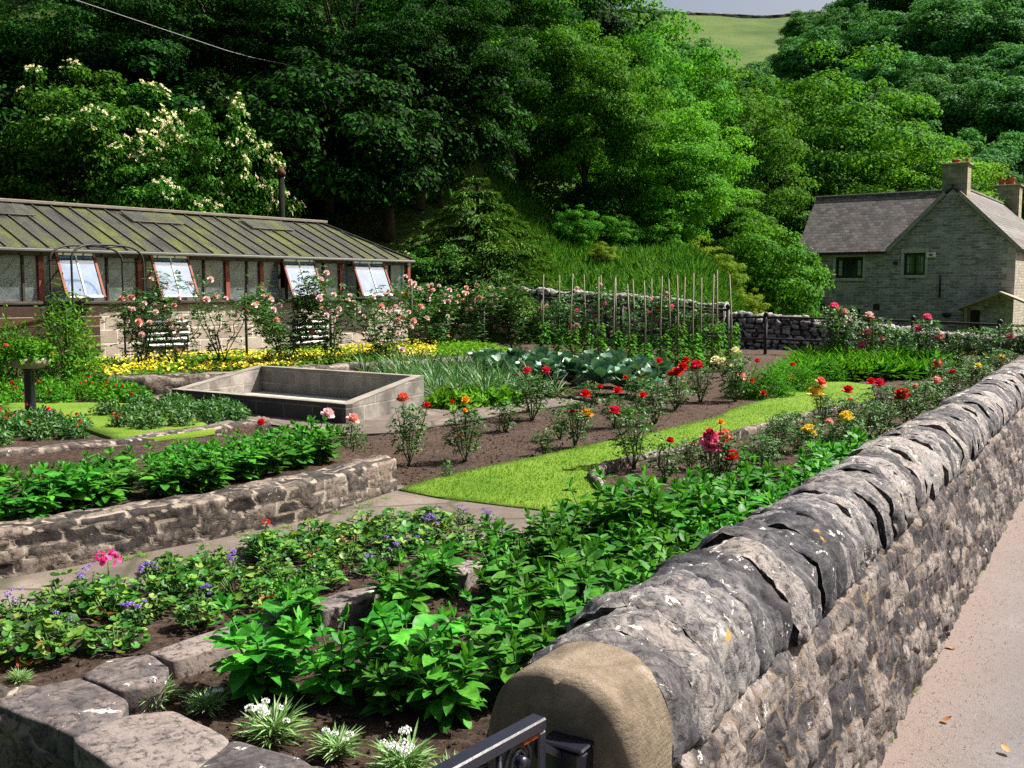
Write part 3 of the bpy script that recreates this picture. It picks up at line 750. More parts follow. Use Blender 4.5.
# ---- big flat slabs: outline traced on the ground plan, each a thick stone
def slab(name, pix, z, th, label, group=None, seed=0, mat='slab'):
    c = np.array([G(x, y, z)[:2] for x, y in pix]); n = len(c)
    # resample the outline and round it
    B = []
    for a in range(n):
        for s_ in np.linspace(0, 1, 9)[:-1]: B.append(c[a] + (c[(a + 1) % n] - c[a]) * s_)
    B = np.array(B)
    for _ in range(1): B = (np.roll(B, 1, 0) + 2 * B + np.roll(B, -1, 0)) / 4
    cen = B.mean(0); nb = len(B); rings = []
    for f, dz in ((1.03, -th), (1.05, -th * .5), (1.045, -.006), (1.03, 0), (.95, .002), (.75, .005), (.55, .006), (.35, .006), (.15, .006)):
        P = np.c_[cen + (B - cen) * f, np.full(nb, z + dz)]
        q = fbm(P * 9, 4, seed) * .006 + fbm(P * 2.5, 2, seed + 3) * .01; P[:, 2] += q * (dz > -.02)
        P[:, :2] += (fbm(P * 11, 3, seed + 1) * .018)[:, None] * nrm(B - cen) * (dz < .001)
        rings.append(P)
    R = np.array(rings); i = np.arange(len(R) - 1)[:, None] * nb; j = np.arange(nb)[None]
    F = np.stack([i + j, i + (j + 1) % nb, i + nb + (j + 1) % nb, i + nb + j], -1).reshape(-1, 4)
    V = np.vstack([R.reshape(-1, 3), [*cen, z + .006]]); k = (len(R) - 1) * nb; a = np.arange(nb)
    tr = np.c_[a + k, (a + 1) % nb + k, np.full(nb, len(V) - 1)]
    me = mesh(name, V, [F, tr], M[mat], True, {'sid': np.full(len(V), (seed * .37) % 1), 'joint': np.zeros(len(V))})
    return tag(obj(name, me), label, 'stone', group)
gs = 'flat stones edging the foreground bed'
slab('stone_slab', [(-2, 704), (30, 689), (80, 678), (126, 701), (120, 717), (72, 735), (30, 718)], .075, .12, 'broad pinkish slab at the outer corner of the foreground retaining wall', gs, 1)
slab('stone_slab', [(73, 738), (125, 717), (172, 712), (229, 739), (182, 778), (120, 772)], .075, .12, 'broad dark grey slab second from the corner, lying behind the pink one', gs, 2)
slab('stone_slab', [(188, 772), (234, 741), (300, 760), (345, 790), (300, 815), (230, 800)], .07, .12, 'slab at the bottom edge of the photo with small white-flowered plants behind', gs, 3)
slab('stone_slab', [(308, 820), (350, 795), (420, 812), (500, 830), (480, 860), (400, 850)], .06, .12, 'slab lowest in the row, next to the gate pier foot', gs, 13)
0 and slab('stone_slab', [(-120, 690), (-60, 668), (-5, 690), (-30, 706), (-60, 716)], .07, .12, 'slab left of the pinkish corner slab, largely cut off by the photo edge', gs, 14)
slab('edging_stone', [(84, 676), (110, 660), (150, 655), (168, 668), (160, 684), (120, 690)], .085, .14, 'pale whitish edging stone directly behind the pinkish corner slab', gs, 4)
slab('edging_stone', [(150, 652), (190, 638), (240, 622), (262, 627), (240, 640), (175, 660)], .075, .14, 'long brown edging stone between the scented-leaf plants and the dahlias', gs, 5)
slab('edging_stone', [(240, 620), (285, 607), (300, 612), (262, 628)], .05, .1, 'small low edging stone half buried past the long brown stone', gs, 6)
slab('edging_stone', [(308, 606), (340, 592), (376, 586), (372, 598), (322, 612)], .085, .12, 'pale grey edging stone among the dahlia leaves near the bed middle', gs, 7)
slab('edging_stone', [(438, 572), (462, 560), (486, 562), (466, 574)], .075, .12, 'small light edging stone peeping out between tall dahlia leaves', gs, 8)
slab('edging_stone', [(528, 545), (548, 534), (575, 532), (566, 546)], .075, .12, 'edging stone at the far end of the row near the paved path', gs, 9)
slab('edging_stone', [(606, 522), (624, 512), (646, 514), (636, 526)], .09, .12, 'square edging stone beside the tip of the lawn', gs, 10)
# ================================================================== glasshouse
GC = np.array([-2.28, 21.9]); GL = 13.5; GD = 3.5
EZ, SZ, RZ = 1.93, 1.1, 2.8
gh = thing('greenhouse', 'long lean glasshouse with mossy pitched glass roof on a pale concrete block base', 'greenhouse', (*GC, 0), math.atan2(UG[1], UG[0]) - PI)
# local frame: +x runs away from the corner to the left (i.e. -UG), +y = towards camera? computed below
LX = -UG; LY = np.array([-LX[1], LX[0]])     # rotation by rz of (1,0),(0,1)
sgn = 1 if np.dot(LY, NG) > 0 else -1         # local y sign that points to the back
def gx(px):
    "distance along the front from the corner for picture column px"
    d = ray(px, 290); d = d[:2]; A = np.array([LX, -d]).T; k, t_ = np.linalg.solve(A, -GC); return k
B = sgn   # back = +B in local y
m = MB(); m.box((GL / 2, B * .1, SZ / 2 - .15), (GL, .2, SZ + .3), bev=0); obj('front_wall', m.mesh('front_wall', M['block']), gh)
m = MB(); m.box((.1, B * (GD / 2 + .1), SZ / 2 - .15), (.2, GD - .2 + .0, SZ + .3)); obj('end_wall', m.mesh('end_wall', M['block_side']), gh)
m = MB(); m.box((GL / 2 + .1, B * (GD - .1 + .12), EZ / 2 - .15), (GL - .2, .2, EZ + .28)); obj('back_wall', m.mesh('back_wall', M['block']), gh)
m = MB(); m.box((GL / 2, B * .08, SZ + .025), (GL + .1, .3, .05), bev=.01); m.box((.08, B * GD / 2, SZ + .028), (.3, GD - .2, .044)); obj('sill', m.mesh('sill', M['dark_wood']), gh)
# upper framing
posts_px = [412, 345, 300, 266, 232, 145, 47]
red = [gx(p) for p in posts_px]
for q in red + [9.6, 11.5]:
    m = MB(); m.box((q + .05, B * .08, (SZ + EZ) / 2 + .02), (.09, .09, EZ - SZ - .06), bev=.006); obj('red_post', m.mesh('red_post', M['red_wood']), gh)
for q in (1.35, 2.7, 4.05):
    m = MB(); m.box((.08, B * q, (SZ + EZ) / 2 + .02), (.08, .08, EZ - SZ - .06)); obj('red_post', m.mesh('red_post', M['red_wood']), gh)
m = MB()
q = .45
while q < GL:
    if all(abs(q - r_) > .18 for r_ in red): m.box((q, B * .08, (SZ + EZ) / 2 + .02), (.035, .05, EZ - SZ - .06))
    q += .46
q = .5
while q < GL: m.box((q, B * (GD + .08), (SZ + EZ) / 2 + .02), (.045, .05, EZ - SZ - .06)); q += .62
for q in (.7, 2.0, 3.4): m.box((.08, B * q, (SZ + EZ) / 2 + .02), (.035, .05, EZ - SZ - .06))
m.box((GL / 2, B * (GD + .08), SZ + .55), (GL, .04, .04)); 
obj('mullion', m.mesh('mullion', M['dark_wood']), gh)
vents = [(55, 97), (150, 190), (281, 315), (351, 384)]
vk = [(gx(b), gx(a)) for a, b in vents]
def gaps(L, cuts):
    o = []; a = .02
    for c0, c1 in sorted(cuts):
        o.append((a, c0)); a = c1
    o.append((a, L)); return o
for a, b in gaps(GL, vk):
    m = MB(); m.box(((a + b) / 2, B * .085, (SZ + EZ) / 2 + .02), (b - a, .006, EZ - SZ - .07)); obj('pane', m.mesh('pane', M['glass']), gh)
m = MB(); m.box((GL / 2, B * (GD + .085), (SZ + EZ) / 2 + .02), (GL, .006, EZ - SZ - .07)); obj('pane', m.mesh('pane', M['glass']), gh)
m = MB(); m.box((.085, B * GD / 2, (SZ + EZ) / 2 + .02), (.006, GD - .1, EZ - SZ - .07)); obj('pane', m.mesh('pane', M['glass']), gh)
sheetm = simple('horticultural_fleece', (.5, .52, .52), .7, .2)
m = MB(); m.box((GL / 2, B * .3, SZ + .14), (GL - .6, .01, .26)); obj('inner_screen', m.mesh('inner_screen', mat_glass('milky_screen', (.8, .85, .85), .2, .3, 1.2)), gh)
# top-hung vents pushed open at the foot
for (a, b) in vk:
    w_ = b - a - .04; H = EZ - SZ - .06; an = math.radians(24); zt_ = EZ - .02
    root = obj('window_vent', None, gh, ((a + b) / 2, -B * .01, zt_))
    root.rotation_euler = (-B * an, 0, 0)
    for x_ in (-w_ / 2 + .02, w_ / 2 - .02):
        m = MB(); m.box((x_, 0, -H / 2), (.045, .035, H), bev=.004); obj('stile', m.mesh('stile', M['red_wood']), root)
    m = MB()
    for z_ in (-.02, -H + .02): m.box((0, 0, z_), (w_ - .094, .034, .04))
    m.box((0, 0, -H / 2), (.025, .03, H - .084)); obj('glazing_bar', m.mesh('glazing_bar', M['white_frame']), root)
    m = MB(); m.box((0, 0, -H / 2), (w_ - .09, .006, H - .08)); obj('pane', m.mesh('pane', M['vent_glass']), root)
# roof
def mat_roof():
    t = NT('mossy_glass_roof'); p = t.objc()
    s = t.t.nodes.new('ShaderNodeSeparateXYZ'); t.t.links.new(p, s.inputs[0])
    pane = t.math('FLOOR', t.math('DIVIDE', s.outputs[0], .33))
    row = t.math('FLOOR', t.math('DIVIDE', s.outputs[1], .55))
    wn = t.n('TexWhiteNoise', 0, Vector=t.n('CombineXYZ', X=pane, Y=row)); wn2 = t.n('TexWhiteNoise', 0, Vector=t.n('CombineXYZ', X=pane, Y=7.0))
    mp = t.n('Mapping', Vector=p, Scale=(2.5, .7, .7))
    n = t.noise(mp, 1.6, 6, .7); n2 = t.noise(p, 26, 5, .7)
    f = t.math('ADD', t.math('MULTIPLY', n, .75), t.math('MULTIPLY', t.math('ADD', wn, wn2), .14))
    c = t.ramp(f, [(.36, (.035, .035, .034)), (.47, (.075, .074, .068)), (.55, (.085, .095, .04)), (.64, (.13, .145, .035)), (.8, (.15, .14, .11))])
    c = t.mix(t.ramp(n2, [(.35, .6), (.5, 0)]), c, (.04, .035, .03))
    return t.done(t.n('MixShader', Fac=.42, i1=t.bsdf(c, .5, .4, t.bump(n2, .3, .01)), i2=t.n('BsdfTransparent', Color=(.8, .85, .7))))
M['roof_glass'] = mat_roof()
yf, yr, yb = -B * .1, B * (GD / 2 + .1), B * (GD + .4)
xe = -.05; hip = .85
def roofz(y): return EZ + .05 + (RZ - EZ - .05) * (1 - abs(y - yr) / abs(yf - yr))
A_ = np.array([[xe, yf, EZ + .05], [GL + .1, yf, EZ + .05], [GL + .1, yr, RZ], [hip, yr, RZ], [xe, yb, EZ + .05], [GL + .1, yb, EZ + .05]])
m = MB(); V = np.vstack([A_, A_ - [0, 0, .03]])
m.add(V, [[0, 1, 2, 3], [3, 2, 5, 4], [6, 9, 8, 7], [9, 10, 11, 8], [0, 6, 7, 1], [4, 5, 11, 10], [1, 7, 8, 2], [2, 8, 11, 5]], [[0, 3, 4], [6, 10, 9]], [[0, 4, 10, 6]])
obj('roof', m.mesh('roof', M['roof_glass']), gh)
m = MB(); x_ = .34
while x_ < GL:
    top = yr if x_ > hip else yf + (yr - yf) * (x_ - xe) / (hip - xe)
    m.bar((x_, yf, EZ + .065), (x_, top, roofz(top) + .015), .018, .024)
    m.bar((x_, yb, EZ + .065), (x_, 2 * yr - top + 0, roofz(top) + .015), .028, .03); x_ += .33
m.bar((xe, yf, EZ + .07), (hip, yr, RZ + .02), .05, .04); m.bar((xe, yb, EZ + .07), (hip, yr, RZ + .02), .05, .04)
obj('glazing_bar', m.mesh('glazing_bar', simple('old_bar', (.05, .045, .04), .8, .2)), gh)
m = MB(); m.bar((hip - .15, yr, RZ + .035), (GL + .1, yr, RZ + .035), .17, .06, bev=.01); obj('ridge_board', m.mesh('ridge_board', simple('weathered_timber', (.17, .15, .12), .85, .2)), gh)
m = MB(); m.bar((-.1, yf - B * .035, EZ + .01), (GL + .1, yf - B * .035, EZ + .01), .07, .055, bev=.015); obj('gutter', m.mesh('gutter', M['grey_metal']), gh)
m = MB(); m.bar((-.1, B * .05, EZ - .03), (GL, B * .05, EZ - .03), .12, .07); m.bar((.05, B * .05, EZ - .03), (.05, B * (GD + .1), EZ - .03), .1, .07); obj('wall_plate', m.mesh('wall_plate', M['dark_wood']), gh)
sl_ = math.atan2(RZ - EZ, abs(yr - yf))
for x_ in (2.6, 5.2, 8.0, 10.8):
    y_ = yr - B * .42; m = MB(); ax_ = np.array([[1, 0, 0], [0, B * math.cos(sl_), math.sin(sl_)], [0, -B * math.sin(sl_), math.cos(sl_)]])
    m.box((x_, y_, roofz(y_) + .045), (1.05, .5, .02), ax_, .006); obj('roof_vent', m.mesh('roof_vent', M['roof_glass']), gh)
# louvre grilles
for pxa, pxb, zc in ((144, 187, .58), (292, 326, .5)):
    a, b = gx(pxb), gx(pxa); root = obj('louvre', None, gh, ((a + b) / 2, -B * .01, zc))
    w_ = b - a
    m = MB(); m.box((0, 0, 0), (w_, .02, .5)); obj('backing', m.mesh('backing', M['black_iron']), root)
    m = MB()
    for k in range(5): m.box((0, -B * .03, -.2 + k * .1), (w_ - .02, .05, .035), np.array([[1, 0, 0], [0, .8, .6], [0, -.6, .8]]))
    obj('slat', m.mesh('slat', M['white_frame']), root)
# inside
def ginside():
    r = thing('plant_staging', 'pale bench staging inside the glasshouse seen dimly through the panes', 'bench', (*GC, 0), gh.rotation_euler.z)
    m = MB(); m.box((GL / 2, B * .8, .82), (GL - 1.2, .9, .04)); obj('bench_top', m.mesh('bench_top', sheetm), r)
    m = MB()
    for x_ in np.arange(.9, GL - .8, 1.6):
        for y_ in (.45, 1.15): m.box((x_, B * y_, .4), (.05, .05, .8))
    obj('leg', m.mesh('leg', M['dark_wood']), r)
ginside()
for k, px in enumerate((107, 253)):
    g_ = gx(px); p = GC + LX * g_ + NG * 1.4
    o = obj('insect_trap', MB().box((0, 0, 0), (.12, .01, .3)).add([[0, 0, .15], [.003, 0, .15], [0, 0, .5]], [[0, 1, 2]]).mesh('insect_trap', M['yellow']), None, (*p, 1.62), gh.rotation_euler.z)
    tag(o, ('yellow sticky insect trap hanging inside the glasshouse between the two left open vents', 'yellow sticky insect trap hanging inside the glasshouse behind the middle rose bush')[k], 'insect trap')
# stove flue behind
p = AY(282, 215, 23.4)
fl = thing('flue_pipe', 'slim black flue pipe with a rusty cap rising behind the glasshouse ridge', 'flue pipe', (p[0], p[1], 0))
m = MB(); m.tube([(0, 0, 0), (0, 0, 3.95)], .07, 12); obj('pipe', m.mesh('pipe', simple('soot_black', (.008, .008, .008), .9, .1), True), fl)
m = MB(); m.lathe([(0, 3.95), (.1, 3.96), (.11, 4.03), (.05, 4.12), (0, 4.14)], n=12); obj('cap', m.mesh('cap', simple('rusty', (.08, .03, .02), .9, .2), True), fl)
# timber boards against the left wall
k = gx(20); p = GC + LX * k - NG * .12
tb = obj('timber_boards', None, None, (*p, 0), gh.rotation_euler.z); tag(tb, 'weathered brown timber boards fixed on the block wall at the far left', 'boards')
for q in range(5):
    m = MB(); m.box((0, 0, .35 + q * .16), (2.4, .03, .15), bev=.004); obj('board', m.mesh('board', simple('board%d' % (q % 2), (.075, .04, .02) if q % 2 else (.045, .026, .018), .85, .2)), tb)

# ================================================================== metal rose arch
def arch():
    a, b = G(76, 377, .05), G(147, 371, .05); d = (b - a)[:2]; W = np.linalg.norm(d); ux = np.array([*(d / W), 0]); uy = np.array([-ux[1], ux[0], 0]); D = .5
    r = thing('rose_arch', 'black tubular metal rose arch standing in front of the glasshouse', 'garden arch', (a[0], a[1], .05))
    def hoop(off):
        q = np.linspace(0, PI, 17); P = [off * uy]; h = 1.72
        P = [off * uy + ux * 0 + np.array([0, 0, z]) for z in (0, .7, h)]
        P += [off * uy + ux * (W / 2 - W / 2 * np.sign(np.cos(t)) * abs(np.cos(t)) ** .55) + np.array([0, 0, h + .24 * np.sin(t)]) for t in q[1:-1]]
        P += [off * uy + ux * W + np.array([0, 0, z]) for z in (h, .7, 0)]
        return P
    for off in (0, D):
        obj('hoop', MB().tube(hoop(off), .017, 8).mesh('hoop', M['post'], True), r)
    for x_ in (0, W):
        for z in (.3, .75, 1.2, 1.72): obj('rung', MB().tube([ux * x_ + [0, 0, z], ux * x_ + uy * D + [0, 0, z]], .009, 6).mesh('rung', M['post'], True), r)
        m = MB()
        q = np.linspace(0, 2 * PI, 20); cc = ux * x_ + uy * D / 2 + [0, 0, .85]
        m.tube([cc + uy * .2 * np.cos(t) + np.array([0, 0, .19 * np.sin(t)]) for t in q], .007, 6)
        obj('side_ring', m.mesh('side_ring', M['post'], True), r)
    for f in (.25, .5, .75): obj('top_rung', MB().tube([ux * W * f + [0, 0, 1.72 + .22], ux * W * f + uy * D + [0, 0, 1.72 + .22]], .008, 6).mesh('top_rung', M['post'], True), r)
arch()
def post(px, py, ptop, z, label, group=None, r=.022, cat='post', name='support_post', knob=False):
    p = G(px, py, z); t_ = AY(px, ptop, p[1])[2]
    m = MB().tube([(0, 0, -.1), (0, 0, t_ - z)], r, 8)
    if knob: m.lathe([(0, t_ - z), (r * 1.3, t_ - z + r * .5), (r * 1.4, t_ - z + r * 1.4), (0, t_ - z + r * 2.4)], n=10)
    return tag(obj(name, m.mesh(name, M['post'], True), None, (p[0], p[1], z)), label, cat, group)
gpst = 'dark support posts along the glasshouse front'
post(247, 361, 293, .2, 'dark support post for roses, between the left and middle window vents', gpst)
post(331, 357, 299, .2, 'dark support post for roses, right of the second louvre grille', gpst)
post(412, 351, 285, .2, 'dark support post for roses, at the glasshouse right corner', gpst)
post(484, 349, 308, 0, 'dark support post for roses, standing alone left of the black rail fence', gpst)

# ================================================================== wooden box planter at corner
p = G(441, 352, .0)
pl = thing('box_planter', 'square weathered tank-like box planter beside the glasshouse corner under pink roses', 'planter', (p[0], p[1], 0), .55)
m = MB()
for (x_, y_, a_, b_) in ((0, -.45, 1.0, .05), (0, .45, 1.0, .05), (-.475, 0, .05, .85), (.475, 0, .05, .85)): m.box((x_, y_, .28), (a_, b_, .56))
obj('side', m.mesh('side', simple('planter_side', (.22, .19, .13), .85, .2)), pl)
m = MB(); m.box((0, 0, .48), (.9, .85, .04)); obj('soil', m.mesh('soil', M['soil']), pl)
m = MB()
for (x_, y_, a_, b_) in ((0, -.46, 1.06, .09), (0, .46, 1.06, .09), (-.49, 0, .09, .83), (.49, 0, .09, .83)): m.box((x_, y_, .58), (a_, b_, .04))
obj('rim', m.mesh('rim', simple('planter_rim', (.3, .28, .22), .85, .2)), pl)

# ================================================================== concrete cold frame
fl_, fr_, br_, bl_ = G(172, 407)[:2], G(346, 425)[:2], G(424, 408)[:2], None
bl_ = fl_ + (br_ - fr_) * 1.02
cf = thing('cold_frame', 'open concrete block cold frame with low shaded front and taller sloping sides', 'cold frame', (fr_[0], fr_[1], 0))
def cfwall(a, b, za, zb, th, inward, name):
    a = a - fr_; b = b - fr_; d = nrm(b - a); n = np.array([-d[1], d[0]]) * inward
    P = [np.r_[a, 0], np.r_[b, 0], np.r_[b + n * th, 0], np.r_[a + n * th, 0], np.r_[a, za], np.r_[b, zb], np.r_[b + n * th, zb], np.r_[a + n * th, za]]
    ang = math.atan2(d[1], d[0])
    shade_k = .3 if name == 'front' else 1  # shade on the front wall is painted into its block and mortar colours
    t, c, bb = mat_block('cold_frame_' + name, .42, .16, (.15 * shade_k, .14 * shade_k, .125 * shade_k), (.25 * shade_k, .23 * shade_k, .205 * shade_k), (.16, .145, .125) if name == 'front' else (.3, .27, .23), ang, .009)
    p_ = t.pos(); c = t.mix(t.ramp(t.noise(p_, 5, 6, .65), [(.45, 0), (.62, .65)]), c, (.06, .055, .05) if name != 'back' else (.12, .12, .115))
    m = MB().add(P, [[0, 1, 5, 4], [3, 7, 6, 2], [4, 5, 6, 7], [0, 4, 7, 3], [1, 2, 6, 5], [0, 3, 2, 1]])
    mt = t.done(t.bsdf(c, .9, .2, bb))
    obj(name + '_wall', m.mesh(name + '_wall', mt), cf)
    # pale coping strip
    k = MB(); e = .004
    k.add([np.r_[a - n * e, za + .001], np.r_[b - n * e, zb + .001], np.r_[b + n * (th + e), zb + .001], np.r_[a + n * (th + e), za + .001], np.r_[a - n * e, za + .009], np.r_[b - n * e, zb + .009], np.r_[b + n * (th + e), zb + .009], np.r_[a + n * (th + e), za + .009]],
          [[0, 1, 5, 4], [3, 7, 6, 2], [4, 5, 6, 7], [0, 4, 7, 3], [1, 2, 6, 5], [0, 3, 2, 1]])
    obj('coping', k.mesh('coping', simple('cold_frame_top', (.2, .18, .15), .85, .2, 0, .4, 4)), cf)
hF, hB = .2, .36
dW = nrm(fr_ - fl_); dU = nrm(br_ - fr_)
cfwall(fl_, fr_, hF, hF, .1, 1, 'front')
cfwall(fr_ + dU * .1, br_ - dU * .1, hF, hB, .1, 1, 'right')
cfwall(fl_ + dU * .1, bl_ - dU * .1, hF, hB, .1, -1, 'left')
cfwall(bl_, br_, hB, hB, .1, -1, 'back')
cen = (fl_ + br_) / 2 - fr_
m = MB(); m.poly_prism([fl_ + (dW + dU) * .1 - fr_, fr_ + (-dW + dU) * .1 - fr_, br_ + (-dW - dU) * .1 - fr_, bl_ + (dW - dU) * .1 - fr_], .012, .05); obj('floor', m.mesh('floor', simple('cf_floor', (.36, .33, .28), .9, .2)), cf)

# ================================================================== pedestal planter
p = G(31, 416, .125)
pd = thing('pedestal_planter', 'shallow stone bowl of trailing greenery on a black column over a square base', 'planter', (p[0], p[1], .11))
m = MB(); m.box((0, 0, .03), (.34, .34, .07), bev=.01); obj('base', m.mesh('base', M['slab']), pd)
m = MB(); m.lathe([(0, .065), (.055, .066), (.05, .1), (.05, .44), (.07, .47), (0, .475)], n=16); obj('column', m.mesh('column', M['black_iron'], True), pd)
m = MB(); m.lathe([(0, .47), (.09, .475), (.17, .5), (.19, .53), (.195, .575), (.18, .578), (.165, .55), (0, .54)], n=28); obj('bowl', m.mesh('bowl', M['bowl'], True), pd)
PED = (p[0], p[1], .11 + .55)

# ================================================================== back dry stone walls
BW = [(-6.5, 28.8), (-2.2, 27.6), (1.0, 25.6), (3.2, 23.9), (4.9, 22.9)]
o = sweep('dry_stone_wall', [(*q, z) for q, z in zip(BW, (.25, .15, .02, -.12, -.3))], [(.22, -.5), (.2, 1.15), (.15, 1.27), (-.15, 1.27), (-.22, 1.15), (-.22, -.5)], np.arange(0, 20, .03), .22, .12, .05, M['dry_stone'], 41, .03, .02, .3, tops=.15)
tag(o, 'grey dry stone wall behind the bean canes, retaining the grassy bank', 'wall')
o = sweep('dry_stone_wall', [(4.95, 23.0, 0), (6.6, 22.5, -.08), (9.0, 22.0, -.36), (12.5, 20.6, -.55)], [(.2, -.9), (.18, .68), (.12, .78), (-.12, .78), (-.2, .68), (-.2, -.9)], np.arange(0, 20, .03), .2, .11, .05, M['dry_stone'], 43, .03, .02, .3, tops=.15)
tag(o, 'lower grey dry stone wall at the garden end in front of the house', 'wall')

# ================================================================== iron fences
def ironfence(label, posts, rails, zb=0):
    P = [np.array(q, float) for q in posts]
    r = thing('rail_fence', label, 'fence', (P[0][0], P[0][1], zb))
    for q in P:
        m = MB().tube([(0, 0, -.15), (0, 0, q[2] - zb + .03)], .035, 8); m.lathe([(0, q[2] - zb + .02), (.05, q[2] - zb + .04), (.045, q[2] - zb + .09), (0, q[2] - zb + .11)], n=10)
        obj('post', m.mesh('post', M['post'], True), r, q[:3] * [1, 1, 0] - [P[0][0], P[0][1], 0])
    for dz in rails:
        m = MB().tube([q - [P[0][0], P[0][1], zb + dz] for q in P], .026, 6); obj('rail', m.mesh('rail', M['post'], True), r)
ironfence('black iron rail fence running behind the bean canes', [AY(541, 298, 22), AY(622, 304, 19.9), AY(728, 310, 17.9)], (0, .5))
ironfence('black iron rail fence across the garden end before the lower stone wall', [AY(728, 318, 21.3), AY(766, 317, 20.8), AY(834, 319, 20.2), AY(913, 321, 19.4), AY(1000, 325, 18.3), AY(1075, 328, 17.2)], (0, .45), -.1)

# ================================================================== bean canes
cx = [(200, 110), (250, 112), (292, 108), (335, 110), (378, 118), (388, 112), (428, 122), (436, 115), (475, 140), (490, 125), (525, 130), (545, 124), (578, 115), (603, 125), (632, 112), (652, 118), (682, 106), (706, 120), (742, 110), (760, 95), (800, 112)]
CANES = []
for k, (x_, ty) in enumerate(cx):
    px = 480 + x_ / 3.2; pt = 240 + ty / 3.2
    f = (px - 542) / 190.; row = k % 2
    pb = 352 + 15 * f + (0 if row else 4.5)
    b = G(px, pb, 0); t_ = AY(px, pt, b[1] + .05)
    m = MB().tube([(0, 0, -.1), (random.uniform(-.02, .02), random.uniform(-.02, .02), t_[2] * .5), (random.uniform(-.03, .03), .05, t_[2])], [.019, .016, .013], 6)
    lb = '%s bean cane from the left in the double row of tall upright canes' % ordw(k + 1)
    tag(obj('bean_cane', m.mesh('bean_cane', M['cane'], True), None, (b[0], b[1], 0)), lb, 'cane', 'tall bean canes behind the cabbages'); CANES.append(b)

# ================================================================== stone house
HU = np.array([.574, .819]); HV = np.array([.819, -.574]); HR = np.array([22.5, 45.0]); HB = -1.55
AH = math.atan2(HV[1], HV[0])
def HP(k, d=0, z=0): q = HR - HV * k + HU * d; return np.array([q[0], q[1], z])
hs = thing('stone_house', 'grey stone cottage with a gable, slate roof and chimney at the valley end', 'house', (HR[0], HR[1], HB))
hs_o = np.array([HR[0], HR[1], HB])
def hmat(name, ang, c1, c2, mo):
    t, c, b = mat_block(name, .42, .13, c1, c2, mo, ang, .02, 'w')
    p_ = t.n('Mapping', Vector=t.pos(), Scale=(1, 1, 3)); n = t.noise(p_, 4.5, 6, .8); c = t.mix(t.ramp(n, [(.36, .6), (.48, 0)]), c, tuple(x * .5 for x in c1)); c = t.mix(t.ramp(n, [(.55, 0), (.66, .6)]), c, tuple(min(1, x * 1.35) for x in c2))
    return t.done(t.bsdf(c, .92, .15, b))
M['house_front'] = hmat('house_stone', AH, (.17, .155, .152), (.38, .345, .335), (.4, .365, .355))
M['house_side'] = hmat('house_side_stone', math.atan2(HU[1], HU[0]), (.24, .21, .17), (.36, .33, .27), (.3, .26, .21))
M['quoin'] = simple('dressed_stone', (.4, .375, .34), .9, .2, 0, .2, 3)
def mat_slate():
    t, c, b = mat_block('stone_slate', .27, .15, (.07, .063, .062), (.15, .135, .13), (.04, .035, .035), AH, .012, 'w')
    p_ = t.pos(); c = t.mix(t.ramp(t.noise(p_, 1.2, 7, .75), [(.52, 0), (.7, .55)]), c, (.2, .18, .17)); c = t.mix(t.ramp(t.noise(p_, .6, 3, .6), [(.56, 0), (.75, .6)]), c, (.1, .06, .05))
    return t.done(t.bsdf(c, .85, .25, b))
M['slate'] = mat_slate()
KW, KG, KA = 9.8, 5.5, 2.75; EZh, RZh = 3.3, 6.06; DEP = 9.0
EL, ER = 3.24, 3.24
def holes_wall():
    # front wall as a grid of cells leaving out the openings, so that windows sit in real recesses
    ks = lambda px: None
    ops = []
    def kk(px, Y0=None):
        d = ray(px, 290)[:2]; A = np.array([-HV, -d]).T; k, t_ = np.linalg.solve(A, -HR); return k, t_ * d[1]
    def zz(px, py):
        k, Y_ = kk(px); return AY(px, py, Y_)[2]
    def rect(x0, y0, x1, y1):
        k1, _ = kk(x0); k0, _ = kk(x1); xm = (x0 + x1) / 2; return (k0, k1, zz(xm, y1), zz(xm, y0))
    return rect, kk, zz
hrect, hk, hz = holes_wall()
OPS = [hrect(835, 257, 862, 278), hrect(903, 253, 924, 275), hrect(843, 309, 861, 330), hrect(964, 310, 981, 344)]
